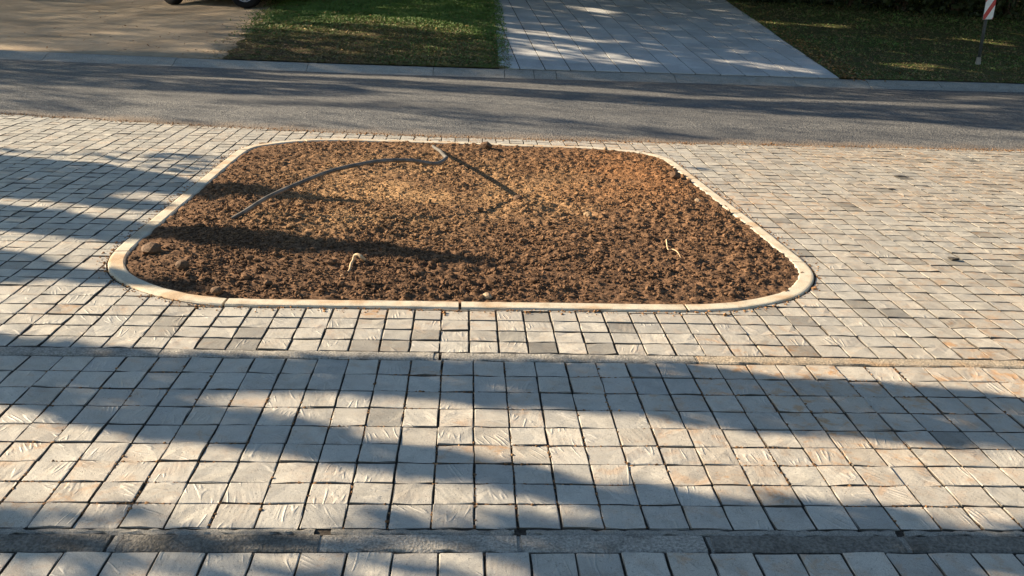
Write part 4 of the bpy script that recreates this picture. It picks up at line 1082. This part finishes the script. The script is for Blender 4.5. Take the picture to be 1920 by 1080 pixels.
ROADLIT = [
 (0.87, [(400, 112), (420, 60), (530, -20), (930, -20), (934, 130)]),
 (0.975, [(934, 130), (930, -20), (1400, -20), (1600, 152)]),
 (0, [(255, 145), (450, 150), (660, 157), (660, 163), (450, 156), (255, 150)]),
 (0, [(490, 137), (750, 144), (950, 156), (1100, 166), (1280, 180), (1280, 188), (1100, 178), (950, 168), (750, 152), (490, 141)]),
 (0.2, [(1280, 184), (1600, 193), (1880, 204), (1880, 210), (1600, 199), (1280, 190)]),
 (0.3, [(1780, 182), (1920, 184), (1920, 192), (1780, 190)]),
 (0.15, [(60, 165), (200, 170), (330, 178), (500, 184), (640, 188), (720, 182), (700, 172), (660, 165), (760, 170), (860, 178), (960, 185), (1100, 195), (1280, 207), (1500, 222), (1700, 232), (1920, 250), (2300, 262), (2300, 320), (1280, 290), (640, 270), (0, 240), (0, 200)]),
 (0.6, [(380, 193), (640, 197), (800, 203), (940, 215), (1070, 230), (1280, 247), (1350, 262), (1280, 262), (1000, 240), (860, 225), (640, 207), (400, 200)]),
 (0.55, [(-300, 160), (60, 165), (200, 178), (260, 200), (0, 235), (-300, 230)]),
 # driveway streaks, lawn streaks, dirt
 (0.42, [(952, 55), (1000, 58), (1150, 80), (1160, 86), (1000, 68), (952, 61)]),
 (0.42, [(953, 72), (1030, 78), (1120, 95), (1230, 118), (1240, 128), (1130, 122), (1050, 112), (965, 106)]),
 (0.7, [(960, 80), (1080, 90), (1150, 104), (1080, 98), (960, 86)]),
 (0.42, [(1066, 12), (1110, 15), (1170, 25), (1160, 29), (1090, 22)]),
 (0.42, [(1340, 111), (1420, 119), (1500, 128), (1570, 140), (1540, 142), (1440, 132), (1370, 122)]),
 (0.8, [(600, -20), (925, -20), (925, 20), (760, 22), (600, 12)]),
 (0, [(608, 30), (700, 31), (790, 36), (860, 45), (914, 58), (905, 71), (840, 64), (760, 54), (690, 48), (612, 45)]),
 (0.1, [(500, 48), (590, 50), (690, 62), (760, 72), (680, 70), (580, 62), (500, 57)]),
 (0.1, [(-100, 82), (0, 84), (120, 93), (60, 95), (-100, 91)]),
 (0.3, [(1430, 41), (1610, 50), (1610, 56), (1430, 46)]),
 (0.3, [(1650, 117), (1760, 122), (1800, 132), (1740, 134), (1650, 125)]),
 (0.35, [(1780, 66), (1920, 80), (1920, 92), (1790, 76)]),
]
def shade_of(px, rules, default):
    v = np.full(len(px), float(default))
    for s, poly in rules: v[in_poly(px, poly)] = s
    return v

TO_SUN = -np.array(LD)
def canopy_points(x0, x1, y0, y1, n, rules, default, hmin, hmax, seed, test=None, size=0.1):
    """crown leaves: each hangs where the sun's ray to a shaded spot of ground crosses this crown"""
    r = np.random.default_rng(seed)
    x = r.uniform(x0, x1, n); y = r.uniform(y0, y1, n); z = terrain(x, y)
    G = np.stack([x, y, z], 1); px = to_px(G)
    s = shade_of(px, rules, default)
    if test is not None: s = s * test(x, y)
    full = n / ((x1 - x0) * (y1 - y0) * W * W) * 0.55 * size * size / math.sin(math.radians(SUN_EL))     # layers of leaf a ray meets
    k = r.random(n) < -np.log(1 - np.minimum(s, 0.992)) / full; G = G[k]
    h = r.uniform(hmin, hmax, len(G)); h = h + 0.12 * (hmax - hmin) * np.sin(G[:, 0] * .21) * np.cos(G[:, 1] * .17)
    return G + TO_SUN[None] * (h / TO_SUN[2])[:, None]

def tree(label, trunk, top, P, size, seed, rad, group='trees whose crowns shade the street', limbs=26):
    """trunk at (x,y) u, limbs reaching into the crown points P (u)"""
    r = np.random.default_rng(seed); b = np.array([trunk[0], trunk[1], float(terrain(*trunk))])
    o = thing('shade_tree', label, 'tree', tuple(b * W), 0, group)
    fork = b + np.array([0, 0, top * 0.55]); V, F = [], []
    v, f = tube([tuple(q) for q in (np.array([(0, 0, -.2), (0.01, 0, .25), (.04, .02, top * .25 * W), (.02, .05, top * .45 * W), (.0, .0, top * .6 * W)]))], [rad * 1.5, rad * 1.05, rad, rad * .8, rad * .3], 12)
    link('trunk', mesh_np('trunk', np.array([q[:] for q in v]), f, M_BARK, True), o)
    near_ = P[np.argsort(((P - b) ** 2).sum(1))[:max(1, len(P) // 3)]]
    for k in range(limbs):
        e = (near_[r.integers(0, len(near_))] - b) * W; st = np.array([0.02, .03, top * W * r.uniform(.35, .58)]); m = st * .5 + e * .5 + r.normal(0, .08, 3)
        v, f = tube([tuple(st), tuple(m), tuple(e)], [rad * .13, rad * .07, rad * .03], 6)
        n0 = len(V); V += [q[:] for q in v]; F += [[c + n0 for c in g] for g in f]
    link('limbs', mesh_np('limbs', np.array(V), F, M_BARK), o)
    link('crown', leaf_mesh('crown', (P - b) * W, size, seed, M_LEAF), o, kind=None)
    return o
near_ok = lambda x, y: (y < rn(x)).astype(float)
P = canopy_points(-34, 34, 12, 58, 60000, SHADE, 0, 15.5, 25, 41, near_ok, 0.052)
tree('broad tree left of the paving, its crown gaps casting the shadow bands on the setts', (-64, 53), 27, P, 0.052, 51, 0.10)
P = canopy_points(-90, 110, 66, 112, 125000, ROADLIT, 0.87, 44, 66, 42, lambda x, y: (y >= rn(x)).astype(float), 0.06)
tree('tree beside the road left of the view, its crown shading the asphalt', (-122, 124), 60, P, 0.06, 52, 0.2)
P = canopy_points(-140, -24, 107, 300, 300000, ROADLIT, 0.83, 90, 125, 43, lambda x, y: (y >= kb(x) - 0.5) * np.interp(x, [-34, -24], [1, 0.0]), 0.07)
tree('tall tree beyond the dirt driveway shading the dirt', (-230, 290), 110, P, 0.07, 53, 0.25)
P = canopy_points(-36, 56, 107, 330, 90000, ROADLIT, 0.95, 38, 54, 45, lambda x, y: (y >= kb(x) - 0.5) * np.interp(x, [-36, -26], [0, 1.0]), 0.10)
tree('low spreading tree on the dirt plot shading the lawn and the slabs', (-128, 196), 44, P, 0.10, 56, 0.18, limbs=9)
P = canopy_points(50, 300, 104, 380, 130000, ROADLIT, 0.985, 27, 42, 44, None, 0.14)
tree('tall tree behind the lawn whose crown hangs towards the right lawn', (72, 440), 40, P, 0.14, 54, 0.25)

# evergreens added out of view; their crowns cut skylight on the right lawn
for sd, tb, cen, rad_, nl, lb in ((78, (155.0, 140.0), (118, 150, 46), (62, 62, 14), 16000, 'unseen evergreen added at the roadside right of the view, its crown cutting skylight over the striped sign'),):
    r = np.random.default_rng(sd); Q = r.normal(0, 1, (50, 3)); Q /= np.linalg.norm(Q, axis=1)[:, None]; Q *= r.uniform(.4, 1, (50, 1)); Q = Q * np.array(rad_) + np.array(cen)
    P = Q[r.integers(0, 50, nl)] + r.normal(0, 1, (nl, 3)) * np.array([10, 10, 4.0])
    tree(lb, tb, 48, P, 0.2, sd, 0.22)
r = np.random.default_rng(77); tb = np.array([175.0, 330.0])  # second added evergreen, its wide crown placed to keep sky off the lawn
Q = r.normal(0, 1, (60, 3)); Q /= np.linalg.norm(Q, axis=1)[:, None]; Q *= r.uniform(.5, 1, (60, 1)); Q = Q * np.array([95, 120, 18]) + np.array([tb[0] - 10, tb[1] - 95, 64])
k = r.integers(0, 60, 30000); P = Q[k] + r.normal(0, 1, (30000, 3)) * np.array([14, 15, 5.0])
tree('unseen evergreen added behind the bushes, spread over the right lawn to block skylight', tuple(tb), 70, P, 0.22, 55, 0.3)
